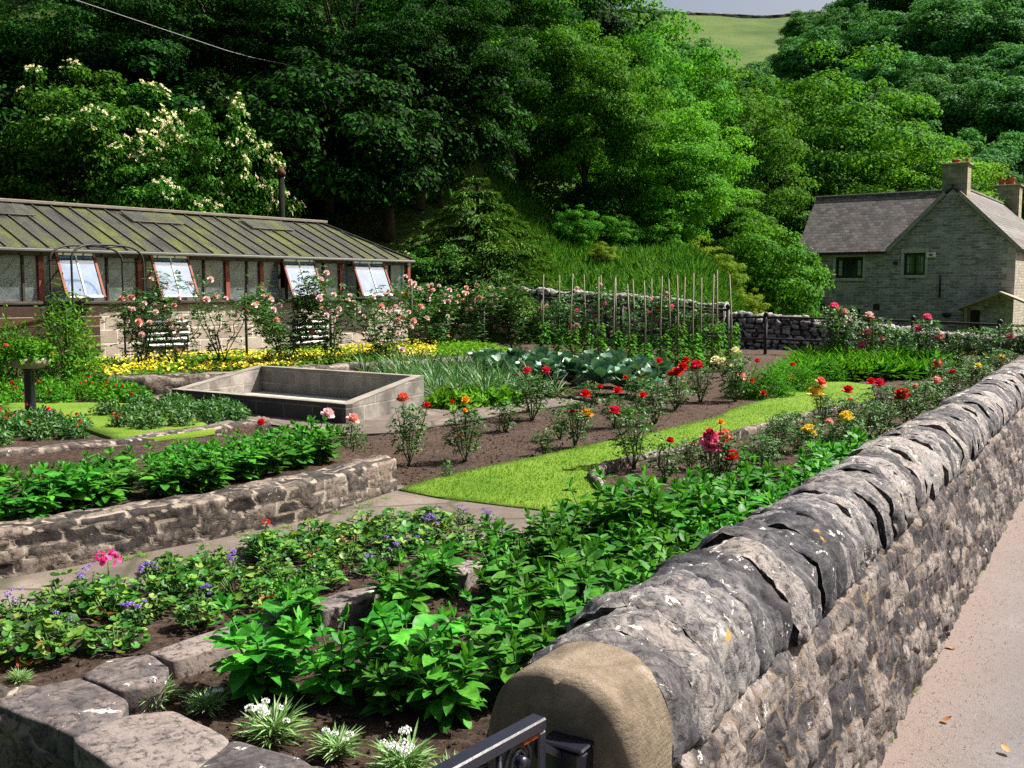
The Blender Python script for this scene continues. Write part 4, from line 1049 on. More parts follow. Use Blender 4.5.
def house_wall():
    KS = sorted({0, KG, KW, KA, *[v for o_ in OPS for v in o_[:2]]}); ZS = sorted({HB, EL, *[v for o_ in OPS for v in o_[2:]]})
    m = MB()
    for a, b in zip(KS[:-1], KS[1:]):
        for c, d in zip(ZS[:-1], ZS[1:]):
            km, zm = (a + b) / 2, (c + d) / 2
            if any(o_[0] < km < o_[1] and o_[2] < zm < o_[3] for o_ in OPS): continue
            m.add(np.array([HP(a, 0, c), HP(b, 0, c), HP(b, 0, d), HP(a, 0, d)]) - hs_o, [[0, 3, 2, 1]])
    m.add(np.array([HP(0, 0, EL), HP(KG, 0, EL), HP(KA, 0, RZh - .1)]) - hs_o, [[0, 2, 1]])
    for (a, b, c, d) in OPS:   # reveals
        q = [(a, c), (b, c), (b, d), (a, d)]
        for u in range(4):
            (k0, z0), (k1, z1) = q[u], q[(u + 1) % 4]
            m.add(np.array([HP(k0, 0, z0), HP(k1, 0, z1), HP(k1, .25, z1), HP(k0, .25, z0)]) - hs_o, [[0, 1, 2, 3]])
    obj('front_wall', m.mesh('front_wall', M['house_front']), hs)
    m = MB(); m.add(np.array([HP(0, 0, HB), HP(0, DEP + 6, HB), HP(0, DEP + 6, ER), HP(0, 0, ER)]) - hs_o, [[0, 1, 2, 3]]); 
    obj('side_wall', m.mesh('side_wall', M['house_side']), hs)
    m = MB(); m.add(np.array([HP(KW, 0, HB), HP(KW, 5.5, HB), HP(KW, 5.5, EL), HP(KW, 2.75, RZh - .1), HP(KW, 0, EL)]) - hs_o, [[0, 4, 3, 2, 1]])
    m.add(np.array([HP(KW, 5.5, HB), HP(KG, 5.5, HB), HP(KG, 5.5, EL), HP(KW, 5.5, EL)]) - hs_o, [[0, 3, 2, 1]])
    m.add(np.array([HP(KG, 5.5, HB), HP(KG, 15, HB), HP(KG, 15, EL), HP(KG, 5.5, EL)]) - hs_o, [[0, 3, 2, 1]])
    m.add(np.array([HP(0, 15, HB), HP(KG, 15, HB), HP(KG, 15, EL), HP(KA, 15, RZh), HP(0, 15, EL)]) - hs_o, [[0, 1, 2, 3, 4]]); obj('back_wall', m.mesh('back_wall', M['house_side']), hs)
house_wall()
def roofslab(quad, th, name, par=hs):
    q = np.array(quad); n = nrm(np.cross(q[1] - q[0], q[2] - q[0])); n = n if n[2] > 0 else -n
    V = np.vstack([q + n * th, q]) - hs_o; nn = len(q); i = list(range(nn))
    F = [[a, (a + 1) % nn, (a + 1) % nn + nn, a + nn] for a in i]
    m = MB().add(V, F, [i], [[a + nn for a in i[::-1]]])
    return obj(name, m.mesh(name, M['slate']), par)
ov = .18
roofslab([HP(-ov * 1, -.08, EL - .16), HP(-ov, 15.1, EL - .16), HP(KA, 15.1, RZh), HP(KA, -.08, RZh)], .1, 'roof')
roofslab([HP(KG + .06, -.08, EL - .02), HP(KA, -.08, RZh), HP(KA, 15.1, RZh), HP(KG + .06, 15.1, EL - .02)], .1, 'roof')
roofslab([HP(KG + .05, -.2, EL - .14), HP(KW + .15, -.2, EL - .14), HP(KW + .15, 2.75, RZh - .05), HP(KA + .15, 2.75, RZh - .05)], .1, 'roof')
roofslab([HP(KG, 5.7, EL - .14), HP(KW + .15, 5.7, EL - .14), HP(KW + .15, 2.75, RZh - .05), HP(KA + .2, 2.75, RZh - .05)], .1, 'roof')
m = MB(); m.bar(HP(KA - .2, 2.75, RZh + .09) - hs_o, HP(KW + .17, 2.75, RZh + .09) - hs_o, .22, .1, bev=.02); m.bar(HP(KA, -.1, RZh + .13) - hs_o, HP(KA, 15, RZh + .13) - hs_o, .22, .1, bev=.02)
obj('ridge_tile', m.mesh('ridge_tile', simple('ridge', (.17, .15, .145), .85, .2)), hs)
m = MB(); m.bar(HP(-.2, -.16, EL - .1) - hs_o, HP(KA - .3, -.16, RZh - .28) - hs_o, .1, .16); m.bar(HP(KG + .05, -.16, EL - .1) - hs_o, HP(KA + .3, -.16, RZh - .28) - hs_o, .1, .16)
obj('verge', m.mesh('verge', simple('verge', (.28, .26, .22), .85, .2)), hs)
m = MB(); m.bar(HP(KG + .1, -.26, EL - .16) - hs_o, HP(KW + .2, -.26, EL - .16) - hs_o, .1, .09); obj('gutter', m.mesh('gutter', M['post']), hs)
m = MB()
for k in range(16):
    w_ = .34 if k % 2 else .55; m.box(HP(w_ / 2 - .004, .0, HB + .15 + k * .3) - hs_o, (w_, .02, .285), np.array([[*HV, 0], [*HU, 0], [0, 0, 1]]))
obj('quoin', m.mesh('quoin', M['quoin']), hs)
def hwin(o_, name='window', lint=True, glass=True):
    a, b, c, d = o_; w_ = b - a; h_ = d - c; cen_ = HP((a + b) / 2, .12, (c + d) / 2); root = obj(name, None, hs, cen_ - hs_o, AH)
    m = MB(); f = .07
    m.box((0, 0, h_ / 2 - f / 2), (w_, .07, f)); m.box((0, 0, -h_ / 2 + f / 2), (w_, .07, f))
    for x_ in (-w_ / 2 + f / 2, w_ / 2 - f / 2, 0): m.box((x_, 0, 0), (f, .068, h_ - 2 * f))
    for x_ in (-w_ / 4, w_ / 4): m.box((x_, .01, 0), (.02, .03, h_ - 2 * f))
    m.box((0, .01, .0), (w_ - .1, .025, .02))
    obj('frame', m.mesh('frame', M['post']), root)
    m = MB(); m.box((0, .03, 0), (w_ - .02, .01, h_ - .02)); obj('pane', m.mesh('pane', M['house_glass']), root)
    for x_ in (-w_ / 2 + .2, w_ / 2 - .2):
        m = MB(); m.box((x_, .018, -.02), (.16, .004, h_ - .3)); obj('curtain', m.mesh('curtain', simple('curtain', (.25, .27, .22), .9, .1)), root)
    m = MB(); m.box((0, -.14, -h_ / 2 - .07), (w_ + .25, .12, .13)); obj('sill', m.mesh('sill', M['quoin']), root)
    for x_ in (-w_ / 2 - .07, w_ / 2 + .07):
        m = MB(); m.box((x_, -.128, 0), (.13, .03, h_ - .01)); obj('jamb', m.mesh('jamb', M['quoin']), root)
    m = MB(); m.box((0, -.13, h_ / 2 + .11), (w_ + .3, .04, .2)); obj('lintel', m.mesh('lintel', M['quoin']), root)
hwin(OPS[0]); hwin(OPS[1])
def hdoor(o_, name, col):
    a, b, c, d = o_; root = obj(name, None, hs, HP((a + b) / 2, .2, (c + d) / 2) - hs_o, AH); m = MB().box((0, 0, 0), (b - a, .05, d - c)); obj('leaf', m.mesh('leaf', col), root)
    m = MB(); m.box((0, -.2, (d - c) / 2 + .1), (b - a + .3, .04, .19)); obj('lintel', m.mesh('lintel', M['quoin']), root)
hdoor(OPS[2], 'low_opening', M['dark_wood']); hdoor(OPS[3], 'door', M['post'])
for (x0, y0) in ((822, 307), (877, 307)):
    k, Y_ = hk(x0); z = hz(x0, y0); m = MB().box((0, 0, 0), (.3, .03, .3)); obj('air_vent', m.mesh('air_vent', M['post']), hs, HP(k, -.01, z) - hs_o, AH)
k, Y_ = hk(930); m = MB().box((0, 0, 0), (.42, .1, .24), bev=.02); ab = obj('alarm_box', m.mesh('alarm_box', simple('alarm_white', (.7, .68, .62), .5, .4)), hs, HP(k, -.06, hz(930, 255)) - hs_o, AH)
m = MB().box((0, -.055, 0), (.16, .01, .12)); obj('badge', m.mesh('badge', simple('alarm_red', (.5, .04, .03), .5, .4)), ab)
k, Y_ = hk(895); m = MB().box((0, 0, 0), (.2, .12, .14), bev=.02); obj('wall_lamp', m.mesh('wall_lamp', M['post']), hs, HP(k, -.06, hz(895, 263)) - hs_o, AH)
k, Y_ = hk(940); m = MB().tube([(0, -.06, hz(940, 298) + 0), (0, -.06, hz(940, 275))], .04, 8); obj('drainpipe', m.mesh('drainpipe', M['post'], True), hs, HP(k, 0, 0) - hs_o + [0, 0, 0], AH)
def chimney(c, z0, z1, w_, d_, pots, lbl=None):
    root = obj('chimney', None, hs, c - hs_o, AH)
    t, cc, b = mat_block('chimney_stone', .5, .26, (.24, .2, .14), (.33, .29, .2), (.2, .17, .13), AH, .012, 'w')
    m = MB().box((0, 0, (z0 + z1) / 2), (w_, d_, z1 - z0)); obj('stack', m.mesh('stack', t.done(t.bsdf(cc, .9, .2, b))), root)
    m = MB().box((0, 0, z1 + .05), (w_ + .16, d_ + .16, .1), bev=.02); obj('cap', m.mesh('cap', simple('chimney_cap', (.24, .21, .16), .9, .2)), root)
    for x_, h_, rr in pots:
        m = MB().lathe([(rr * 1.1, z1 + .1), (rr, z1 + .2), (rr * .9, z1 + h_), (rr * 1.15, z1 + h_ + .03), (rr * 1.1, z1 + h_ + .08), (rr * .7, z1 + h_ + .08), (rr * .7, z1 + .1)], (x_, 0, 0), 14)
        obj('chimney_pot', m.mesh('chimney_pot', M['terracotta'], True), root)
chimney(HP(KA - .02, .62, 0), RZh - .7, RZh + 1.0, 1.1, .8, [(-.05, .2, .18), (.42, .24, .07)])
chimney(HP(KA - .1, 14.2, 0), RZh - .7, RZh + 1.15, 1.3, .95, [(-.35, .38, .17), (.15, .42, .18)])
# gabled porch canopy
pk, _ = hk(1004)
pr = obj('porch', None, hs, HP(pk, 0, 0) - hs_o, AH)
kz = hz(1004, 308); 
m = MB(); 
hw = 1.75; 
for sx in (-1, 1):
    q = np.array([[0, -1.2, kz + .66], [sx * hw, -1.2, kz - .1], [sx * hw, -.0, kz - .1], [0, -.0, kz + .66]]); n = np.array([0, 0, .09]); V = np.vstack([q, q + n]); m.add(V, [[0, 1, 2, 3], [4, 7, 6, 5], [0, 4, 5, 1], [1, 5, 6, 2], [2, 6, 7, 3], [3, 7, 4, 0]])
obj('canopy', m.mesh('canopy', simple('porch_roof', (.25, .21, .15), .85, .2)), pr)
for x_ in (-1.35, 1.35):
    m = MB()
    m.box((x_, -1.1, (HB + kz) / 2), (.12, .12, kz - HB)); m.box((x_, -.35, (HB + kz) / 2), (.1, .1, kz - HB))
    for z in np.linspace(HB + .2, kz - .1, 7): m.box((x_, -.72, z), (.03, .72, .03))
    obj('trellis', m.mesh('trellis', simple('porch_wood', (.2, .16, .1), .85, .2)), pr)
k, _ = hk(949)
hb = obj('hanging_basket', None, hs, HP(k, -.3, hz(949, 313)) - hs_o, AH)
m = MB().lathe([(0, -.22), (.15, -.18), (.22, 0), (0, .02)], n=12); obj('basket', m.mesh('basket', M['post'], True), hb)

# ================================================================== overhead wire
a, b, c = AY(40, -12, 21), AY(240, 55, 27), AY(420, 92, 34)
def cat3(a, b, c, n=20):
    t = np.linspace(0, 2, n)[:, None]; return np.where(t < 1, a + (b - a) * t, b + (c - b) * (t - 1)) - [0, 0, .0]
tag(obj('overhead_wire', MB().tube(cat3(a - (b - a) * .6, b, c), .008, 5).mesh('overhead_wire', simple('wire', (.2, .2, .22), .6, .3), True)), 'thin grey overhead wire slanting down across the dark trees', 'wire')
# ================================================================== foliage materials
M['leaf_dark'] = leafmat('leaf_dark', [(.004, .02, .003), (.007, .042, .004), (.025, .13, .009)], .32, .7, .06, .2)  # shade of the wood is worked into this near-black leaf colour
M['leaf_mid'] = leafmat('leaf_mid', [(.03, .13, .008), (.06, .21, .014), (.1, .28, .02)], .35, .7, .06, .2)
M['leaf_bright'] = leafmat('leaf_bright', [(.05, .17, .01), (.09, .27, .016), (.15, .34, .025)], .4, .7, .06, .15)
M['leaf_blue'] = leafmat('leaf_blue', [(.035, .14, .035), (.06, .21, .05), (.09, .26, .07)], .3, .7, .06, .25)  # blue in the leaf colour stands in for haze over the far trees
M['leaf_yellow'] = leafmat('leaf_yellow', [(.09, .17, .015), (.15, .25, .02), (.2, .3, .03)], .35, .7, .06, .1)
M['conifer'] = leafmat('conifer', [(.025, .08, .010), (.05, .14, .015), (.10, .21, .022)], .2, .7, .06, .1)
M['dahlia'] = leafmat('dahlia_leaf', [(.025, .14, .012), (.05, .22, .018), (.085, .3, .026)], .34, .5, .2, .26, clump=22)
M['rose_leaf'] = leafmat('rose_leaf', [(.02, .075, .016), (.04, .13, .024), (.075, .2, .035)], .25, .5, .3, .15)
M['new_leaf'] = leafmat('new_leaf', [(.06, .12, .02), (.1, .13, .025), (.14, .07, .03)], .25, .45, .4, .15)
M['geranium'] = leafmat('geranium_leaf', [(.015, .07, .008), (.03, .13, .012), (.055, .2, .018), (.17, .27, .04)], .3, .5, .35, .12)
M['dry_leaf'] = leafmat('dry_leaf', [(.3, .1, .03), (.4, .2, .06), (.2, .05, .02)], .2, .6, .2, .1)
M['cabbage'] = leafmat('cabbage_leaf', [(.035, .12, .06), (.06, .16, .095), (.11, .22, .14)], .12, .4, .5, .12)
M['silver'] = leafmat('silver_leaf', [(.1, .22, .05), (.17, .3, .1), (.25, .36, .16)], .2, .6, .3, .1)
M['grass'] = leafmat('grass_blade', [(.06, .18, .012), (.11, .28, .02), (.2, .33, .04)], .4, .5, .3, .1)
M['bank_blade'] = leafmat('bank_blade', [(.035, .13, .01), (.07, .22, .018), (.13, .28, .035)], .4, .6, .15, .0)
M['lawn_blade'] = leafmat('lawn_blade', [(.085, .21, .014), (.125, .28, .022), (.175, .31, .04)], .42, .7, .1, .0)
M['leek'] = leafmat('leek_leaf', [(.04, .13, .04), (.07, .19, .06), (.11, .24, .08)], .25, .45, .4, .12)
M['stem'] = simple('stem', (.05, .12, .02), .6, .3)
M['rose_stem'] = simple('rose_stem', (.07, .1, .03), .7, .3, 0, .3, 20)
PC = dict(red=((.55, .005, .008), (.75, .02, .02)), crimson=((.62, .01, .06), (.8, .04, .12)), pink=((.85, .1, .25), (.9, .25, .4)), palepink=((.88, .5, .46), (.92, .74, .68)),
          coral=((.85, .12, .08), (.9, .3, .2)), salmon=((.88, .32, .26), (.92, .55, .46)), yellow=((.85, .55, .03), (.9, .75, .18)), cream=((.85, .75, .35), (.9, .85, .6)),
          orange=((.85, .3, .01), (.9, .5, .04)), white=((.8, .8, .78), (.85, .85, .85)), magenta=((.8, .02, .22), (.85, .08, .35)), violet=((.22, .1, .5), (.4, .25, .7)), pinkwhite=((.85, .4, .45), (.9, .8, .78)))
for k_, (a, b) in PC.items(): M['p_' + k_] = petal('petal_' + k_, a, b)

# ================================================================== trees
def tree_meshes(seed, H, rx, rz, ncl, nlf, ls, cb=.32, lump=.35, flat=.6, mat='leaf_mid', tw=.012, tpl=RH, droop=.25, crr=(.12, .25)):
    r = np.random.default_rng(seed)
    c0 = np.array([0, 0, H - rz])
    C = []
    d = nrm(r.normal(size=(ncl * 2, 3))); d = d[(d[:, 2] > -.75)][:ncl]; n = len(d)
    lobes = nrm(r.normal(size=(9, 3))); lr = r.uniform(.6, 1.15, 9)
    w = np.exp(4 * (d @ lobes.T)); w /= w.sum(1, keepdims=True); R = (w @ lr) * (1 + lump * (r.uniform(size=n) - .5))
    rad = R * np.where(r.uniform(size=n) < .72, r.uniform(.8, 1.0, n), r.uniform(.3, .8, n))
    C = c0 + d * rad[:, None] * np.array([rx, rx, rz])
    cr = r.uniform(*crr, n) * rx * (.8 + .4 * (1 - np.abs(d[:, 2])))
    k = r.choice(n, nlf, p=cr ** 2 / np.sum(cr ** 2))
    u = nrm(r.normal(size=(nlf, 3))); u[:, 2] = np.abs(u[:, 2]) * np.where(r.uniform(size=nlf) < .86, 1, -1)
    rr = r.uniform(.45, 1, nlf) ** .5
    # spiky outline: some sprays shoot out
    rr *= 1 + .35 * (r.uniform(size=nlf) < .08)
    P = C[k] + u * (cr[k] * rr)[:, None] * np.array([1, 1, flat])
    outc = nrm(P - c0)
    N = nrm(u * .8 + outc * .5 + np.array([0, 0, .55]) + r.normal(size=(nlf, 3)) * .45)
    D = nrm(np.cross(N, r.normal(size=(nlf, 3)))); D[:, 2] -= droop; D = nrm(D)
    L = r.uniform(.6, 1.4, nlf) * ls
    V, F = leaves(P, D, N, L, L * .62, tpl, .1)
    crown = mesh('crown', V, F, M[mat])
    m = MB(); tr = H * tw + .06; top = c0 + np.array([0, 0, rz * .35])
    zs = np.linspace(0, 1, 7); lean = r.normal(size=2) * .04 * H
    tp = np.array([[lean[0] * z * z, lean[1] * z * z, z * top[2]] for z in zs])
    m.tube(tp, tr * (1.25 - zs * .95), 8)
    for q in r.choice(n, min(14, n), replace=False):
        s_ = r.uniform(.35, .9); a = np.array([np.interp(s_, zs, tp[:, i]) for i in range(3)]); b = C[q]; mid = (a + b) / 2 + [0, 0, .12 * np.linalg.norm(b - a)]
        m.tube([a, mid, b], [tr * .42 * (1.2 - s_), tr * .25, tr * .08], 5)
    return crown, m.mesh('trunk', M['bark'], True)
VAR = {}
def variants(key, n, **kw): VAR[key] = [tree_meshes(100 + 17 * i + hash(key) % 1 + len(key) * 7, **kw) for i in range(n)]
variants('sycamore', 3, H=14, rx=5.2, rz=5.8, ncl=210, nlf=70000, ls=.155, mat='leaf_dark', lump=.6, flat=.42)
variants('wood', 3, H=12, rx=5.0, rz=5.0, ncl=190, nlf=52000, ls=.185, mat='leaf_mid', lump=.5, flat=.5)
variants('bright', 2, H=11, rx=4.2, rz=4.8, ncl=210, nlf=62000, ls=.145, mat='leaf_bright', lump=.5, flat=.5)
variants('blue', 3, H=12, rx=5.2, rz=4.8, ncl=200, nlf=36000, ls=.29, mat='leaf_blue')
variants('bush', 2, H=3.2, rx=1.7, rz=1.6, ncl=110, nlf=20000, ls=.09, mat='leaf_mid')
M['leaf_elder'] = leafmat('leaf_elder', [(.015, .07, .006), (.035, .13, .01), (.07, .2, .015)], .25, .7, .06, .1)
variants('elder', 2, H=6.4, rx=3.0, rz=3.0, ncl=150, nlf=22000, ls=.125, crr=(.1, .2), mat='leaf_elder', lump=.5)
TN = {}
def tree(kind, x, y, s, label, name='tree', cat='tree', group=None, rz=None, z=None, sxy=1.0, mat=None):
    k = TN.get(kind, 0); TN[kind] = k + 1; v = VAR[kind][k % len(VAR[kind])]
    z = float(hgt(x, y)) - .1 if z is None else z
    rz = random.uniform(0, 6.28) if rz is None else rz
    r = thing(name, label, cat, (x, y, z), rz, group, (s * sxy, s * sxy, s))
    c = obj('crown', v[0], r); obj('trunk', v[1], r)
    if mat:
        c.material_slots[0].link = 'OBJECT'; c.material_slots[0].material = M[mat]
    return r
def T3(kind, px, ptop, Yd, label, group, H0, **kw):
    "tree by where its trunk stands: column px at depth Yd, tall enough that its top reaches row ptop"
    x = (px - 512) / FL * Yd; zt_ = AY(px, ptop, Yd)[2]; z = float(hgt(x, Yd)); s = (zt_ - z) / H0
    return tree(kind, x, Yd, s, label, group=group, **kw)
gw = 'trees of the dark wood on the slope behind the glasshouse'
def ordl(n): return ordw(n)
k = 0
rows = [('sycamore', 30.5, [(-160, -60), (-20, -40), (110, -50), (235, -70), (350, -60), (440, -20)], 14), ('sycamore', 38, [(-260, -120), (-90, -110), (60, -90), (190, -110), (300, -120), (405, -100), (500, -70)], 14), ('wood', 47, [(-200, -190), (-20, -160), (150, -170), (330, -160), (455, -140), (528, -80)], 12)]
nm = ['front', 'middle', 'back']
for ri, (kd, Yd, lst, H0) in enumerate(rows):
    for ci, (px, pt) in enumerate(lst):
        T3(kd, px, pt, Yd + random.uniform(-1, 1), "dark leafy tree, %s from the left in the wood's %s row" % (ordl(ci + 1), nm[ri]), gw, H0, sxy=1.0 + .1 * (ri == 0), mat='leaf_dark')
# low understorey filling beneath
gu = 'dark bushes below the wood'
for ci, (px, Yd, s) in enumerate([(-60, 27.5, 1.5), (40, 27.5, 1.4), (150, 28, 1.5), (250, 28.5, 1.5), (330, 28.5, 1.6), (390, 29.5, 1.5), (420, 31, 1.6), (590, 36.0, .8), (640, 38, .8)]):
    x = (px - 512) / FL * Yd
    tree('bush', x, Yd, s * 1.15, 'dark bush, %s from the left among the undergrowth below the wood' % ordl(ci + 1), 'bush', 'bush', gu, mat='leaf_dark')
# the brighter trees to the right of the dark wood
gb = 'lit trees on the bank between the wood and the valley'
T3('bright', 520, -30, 37, 'tall green tree at the bright edge of the dark wood, above the conifer', gb, 11, sxy=.9, mat='leaf_mid')
T3('bright', 585, 10, 36, 'sunlit green tree behind and right of the spreading conifer', gb, 11, sxy=.85, mat='leaf_mid')
T3('bright', 668, 88, 38, 'bright yellow-green tree with soft hanging foliage above the grassy bank', gb, 11, sxy=1.05)
T3('bright', 640, 15, 46, 'tall green tree rising behind the bright yellow-green one', gb, 11, sxy=.8, mat='leaf_mid')
T3('bright', 716, 55, 56, 'airy mid-green tree just below the strip of open sky', gb, 11, sxy=.9, mat='leaf_mid')
T3('bright', 600, -20, 56, 'high green tree left of the strip of open sky, seen above the others', gb, 11, sxy=.9, mat='leaf_mid')
T3('wood', 760, 80, 64, 'spreading green tree below the open hill meadow', gb, 12, sxy=.9)
T3('wood', 825, 62, 66, 'broad rounded tree with visible boughs, left above the cottage roof', gb, 12, sxy=1.0)
T3('bright', 860, 130, 62, 'small fresh-green tree directly above the left end of the cottage roof', gb, 11, sxy=1.3)
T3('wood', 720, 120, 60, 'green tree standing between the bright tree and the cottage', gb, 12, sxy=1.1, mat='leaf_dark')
T3('bright', 915, 140, 66, 'fresh green tree directly behind the cottage chimney', gb, 11, sxy=1.1)
T3('wood', 765, 150, 63, 'dark green tree low down left of the cottage roof', gb, 12, sxy=1.2)
T3('wood', 690, 170, 52, 'shaded tree low behind the grassy bank left of the bush', gb, 12, sxy=1.3)
T3('bush', 772, 212, 41, 'rounded leafy bush standing in front of the left end of the cottage', None, 3.2, sxy=.88, name='bush', cat='bush')
T3('bush', 722, 250, 37, 'untidy yellowish bush at the right end of the grassy bank', None, 3.2, sxy=.8, name='bush', cat='bush', mat='leaf_yellow')
T3('bush', 690, 235, 40, 'olive green bush behind the top of the grassy bank', None, 3.2, sxy=1.1, name='bush', cat='bush', mat='leaf_yellow')
for k_, (px, Yd, s_, m_, lab) in enumerate([(575, 33.5, .5, 'leaf_mid', 'low green bush on the grassy bank right of the conifer'), (618, 35, .6, 'leaf_mid', 'middle one of the low bushes on the grassy bank'), (662, 36, .75, 'leaf_bright', 'bright bush at the top of the grassy bank under the yellow-green tree'), (600, 31.5, .3, 'leaf_yellow', 'small yellowish bush low on the grassy bank'), (745, 33, .45, 'leaf_yellow', 'small pale bush at the wall end below the round leafy bush')]):
    tree('bush', (px - 512) / FL * Yd, Yd, s_, lab, 'bush', 'bush', None, mat=m_)
# hillside wood above the cottage
gh_ = 'trees of the hillside wood above the cottage'
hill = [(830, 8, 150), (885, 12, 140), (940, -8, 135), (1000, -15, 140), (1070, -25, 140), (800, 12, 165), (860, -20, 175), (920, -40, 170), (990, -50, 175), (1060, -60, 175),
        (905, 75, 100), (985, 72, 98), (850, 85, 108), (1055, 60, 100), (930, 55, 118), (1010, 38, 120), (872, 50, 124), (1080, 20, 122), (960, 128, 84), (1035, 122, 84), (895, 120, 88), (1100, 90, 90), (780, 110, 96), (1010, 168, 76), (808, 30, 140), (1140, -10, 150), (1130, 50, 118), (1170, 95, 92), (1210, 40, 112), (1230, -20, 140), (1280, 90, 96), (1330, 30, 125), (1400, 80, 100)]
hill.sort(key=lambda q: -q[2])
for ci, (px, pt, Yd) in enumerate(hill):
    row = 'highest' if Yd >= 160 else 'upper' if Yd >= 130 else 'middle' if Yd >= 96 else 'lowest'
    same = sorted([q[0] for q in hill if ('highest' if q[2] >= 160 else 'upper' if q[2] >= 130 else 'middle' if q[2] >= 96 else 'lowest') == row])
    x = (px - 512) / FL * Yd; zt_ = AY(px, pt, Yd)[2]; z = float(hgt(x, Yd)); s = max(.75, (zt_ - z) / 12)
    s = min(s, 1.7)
    tree('blue', x, Yd, s, 'haze-blue hillside tree, %s from the left in the %s tier above the cottage' % (ordl(same.index(px) + 1), row), group=gh_, z=zt_ - 12 * s if s in (.75, 1.7) else None, sxy=1.25 if Yd > 90 else 1.0)
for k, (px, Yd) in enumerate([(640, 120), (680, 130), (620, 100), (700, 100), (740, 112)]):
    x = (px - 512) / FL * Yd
    tree('blue', x, Yd, .8, 'haze-blue tree %s from the left, at the foot of the open hill meadow' % ordl(sorted([640, 680, 620, 700, 740]).index(px) + 1), group='trees at the foot of the open hill meadow')
# sheep-dotted skyline wall of the meadow
sw_y = 244
P = [AY(px, 11 + (px - 690) * .006, sw_y) for px in (560, 620, 690, 720, 760, 810, 880)]
P = [np.array([p[0], p[1] - 4, float(hgt(p[0], p[1] - 4)) ]) for p in P]
o = sweep('skyline_wall', P, [(.4, -.6), (.35, .6), (-.35, .6), (-.4, -.6)], np.arange(0, 120, 1.0), 1.2, .5, .05, M['dry_stone'], 51, .3, .02, .3)
tag(o, 'thin dark dry stone wall along the skyline of the hill meadow', 'wall')

# elder in flower behind the glasshouse
def elder(px, ptop, Yd, lab, s=1.0, sxy=1.0, nfl=150, seed=0):
    x = (px - 512) / FL * Yd; z = float(hgt(x, Yd)); zt_ = AY(px, ptop, Yd)[2]; sc_ = (zt_ - z) / 6.4
    r = thing('elder_tree', lab, 'tree', (x, Yd, z), 0, 'elder trees in cream flower behind the glasshouse', (sc_ * sxy, sc_ * sxy, sc_))
    v = VAR['elder'][seed % 2]; obj('crown', v[0], r); obj('trunk', v[1], r)
    rr = np.random.default_rng(seed + 50)
    n = nfl; co_ = np.empty(len(v[0].vertices) * 3); v[0].vertices.foreach_get('co', co_); co_ = co_.reshape(-1, 3)
    c0 = np.array([0, 0, 3.4]); d = nrm(co_ - c0); rad = np.linalg.norm((co_ - c0) / [3, 3, 3], axis=1)
    ok = np.where((rad > .85) & (d[:, 1] < .25) & (d[:, 2] > -.4))[0]; q = co_[rr.choice(ok, n)]
    Vs = []; Fs = []; nn = 0
    for p in q:
        N = nrm(nrm(p - c0) + np.array([0, -.3, .8])); A_ = nrm(np.cross(N, [0, 1, .1])); B_ = np.cross(N, A_); R_ = rr.uniform(.035, .08); kq = 18
        a = rr.uniform(0, 2 * PI, kq); b = R_ * np.sqrt(rr.uniform(0, 1, kq)); c = p + N * .06 + (np.cos(a) * b)[:, None] * A_ + (np.sin(a) * b)[:, None] * B_
        V, F = leaves(c, nrm(rr.normal(size=(kq, 3))), N + rr.normal(size=(kq, 3)) * .3, .04, .04, RH, 0)
        Vs.append(V); Fs.append(F + nn); nn += len(V)
    obj('blossom', mesh('blossom', np.vstack(Vs), np.vstack(Fs), M['p_cream']), r)
elder(95, 42, 25.5, 'elder tree covered in cream flower heads, the taller and left of the pair', sxy=.85, nfl=210, seed=0)
elder(212, 92, 25.0, 'elder tree thick with cream flower heads, right of the pair beside the flue', sxy=.6, nfl=230, seed=1)
elder(160, 120, 24.6, 'low elder with scattered cream flower heads between the two taller elders', sxy=.8, nfl=110, seed=2)
elder(425, 238, 26.5, 'small elder bush with a few cream heads right of the glasshouse corner', sxy=1.0, nfl=25, seed=3)

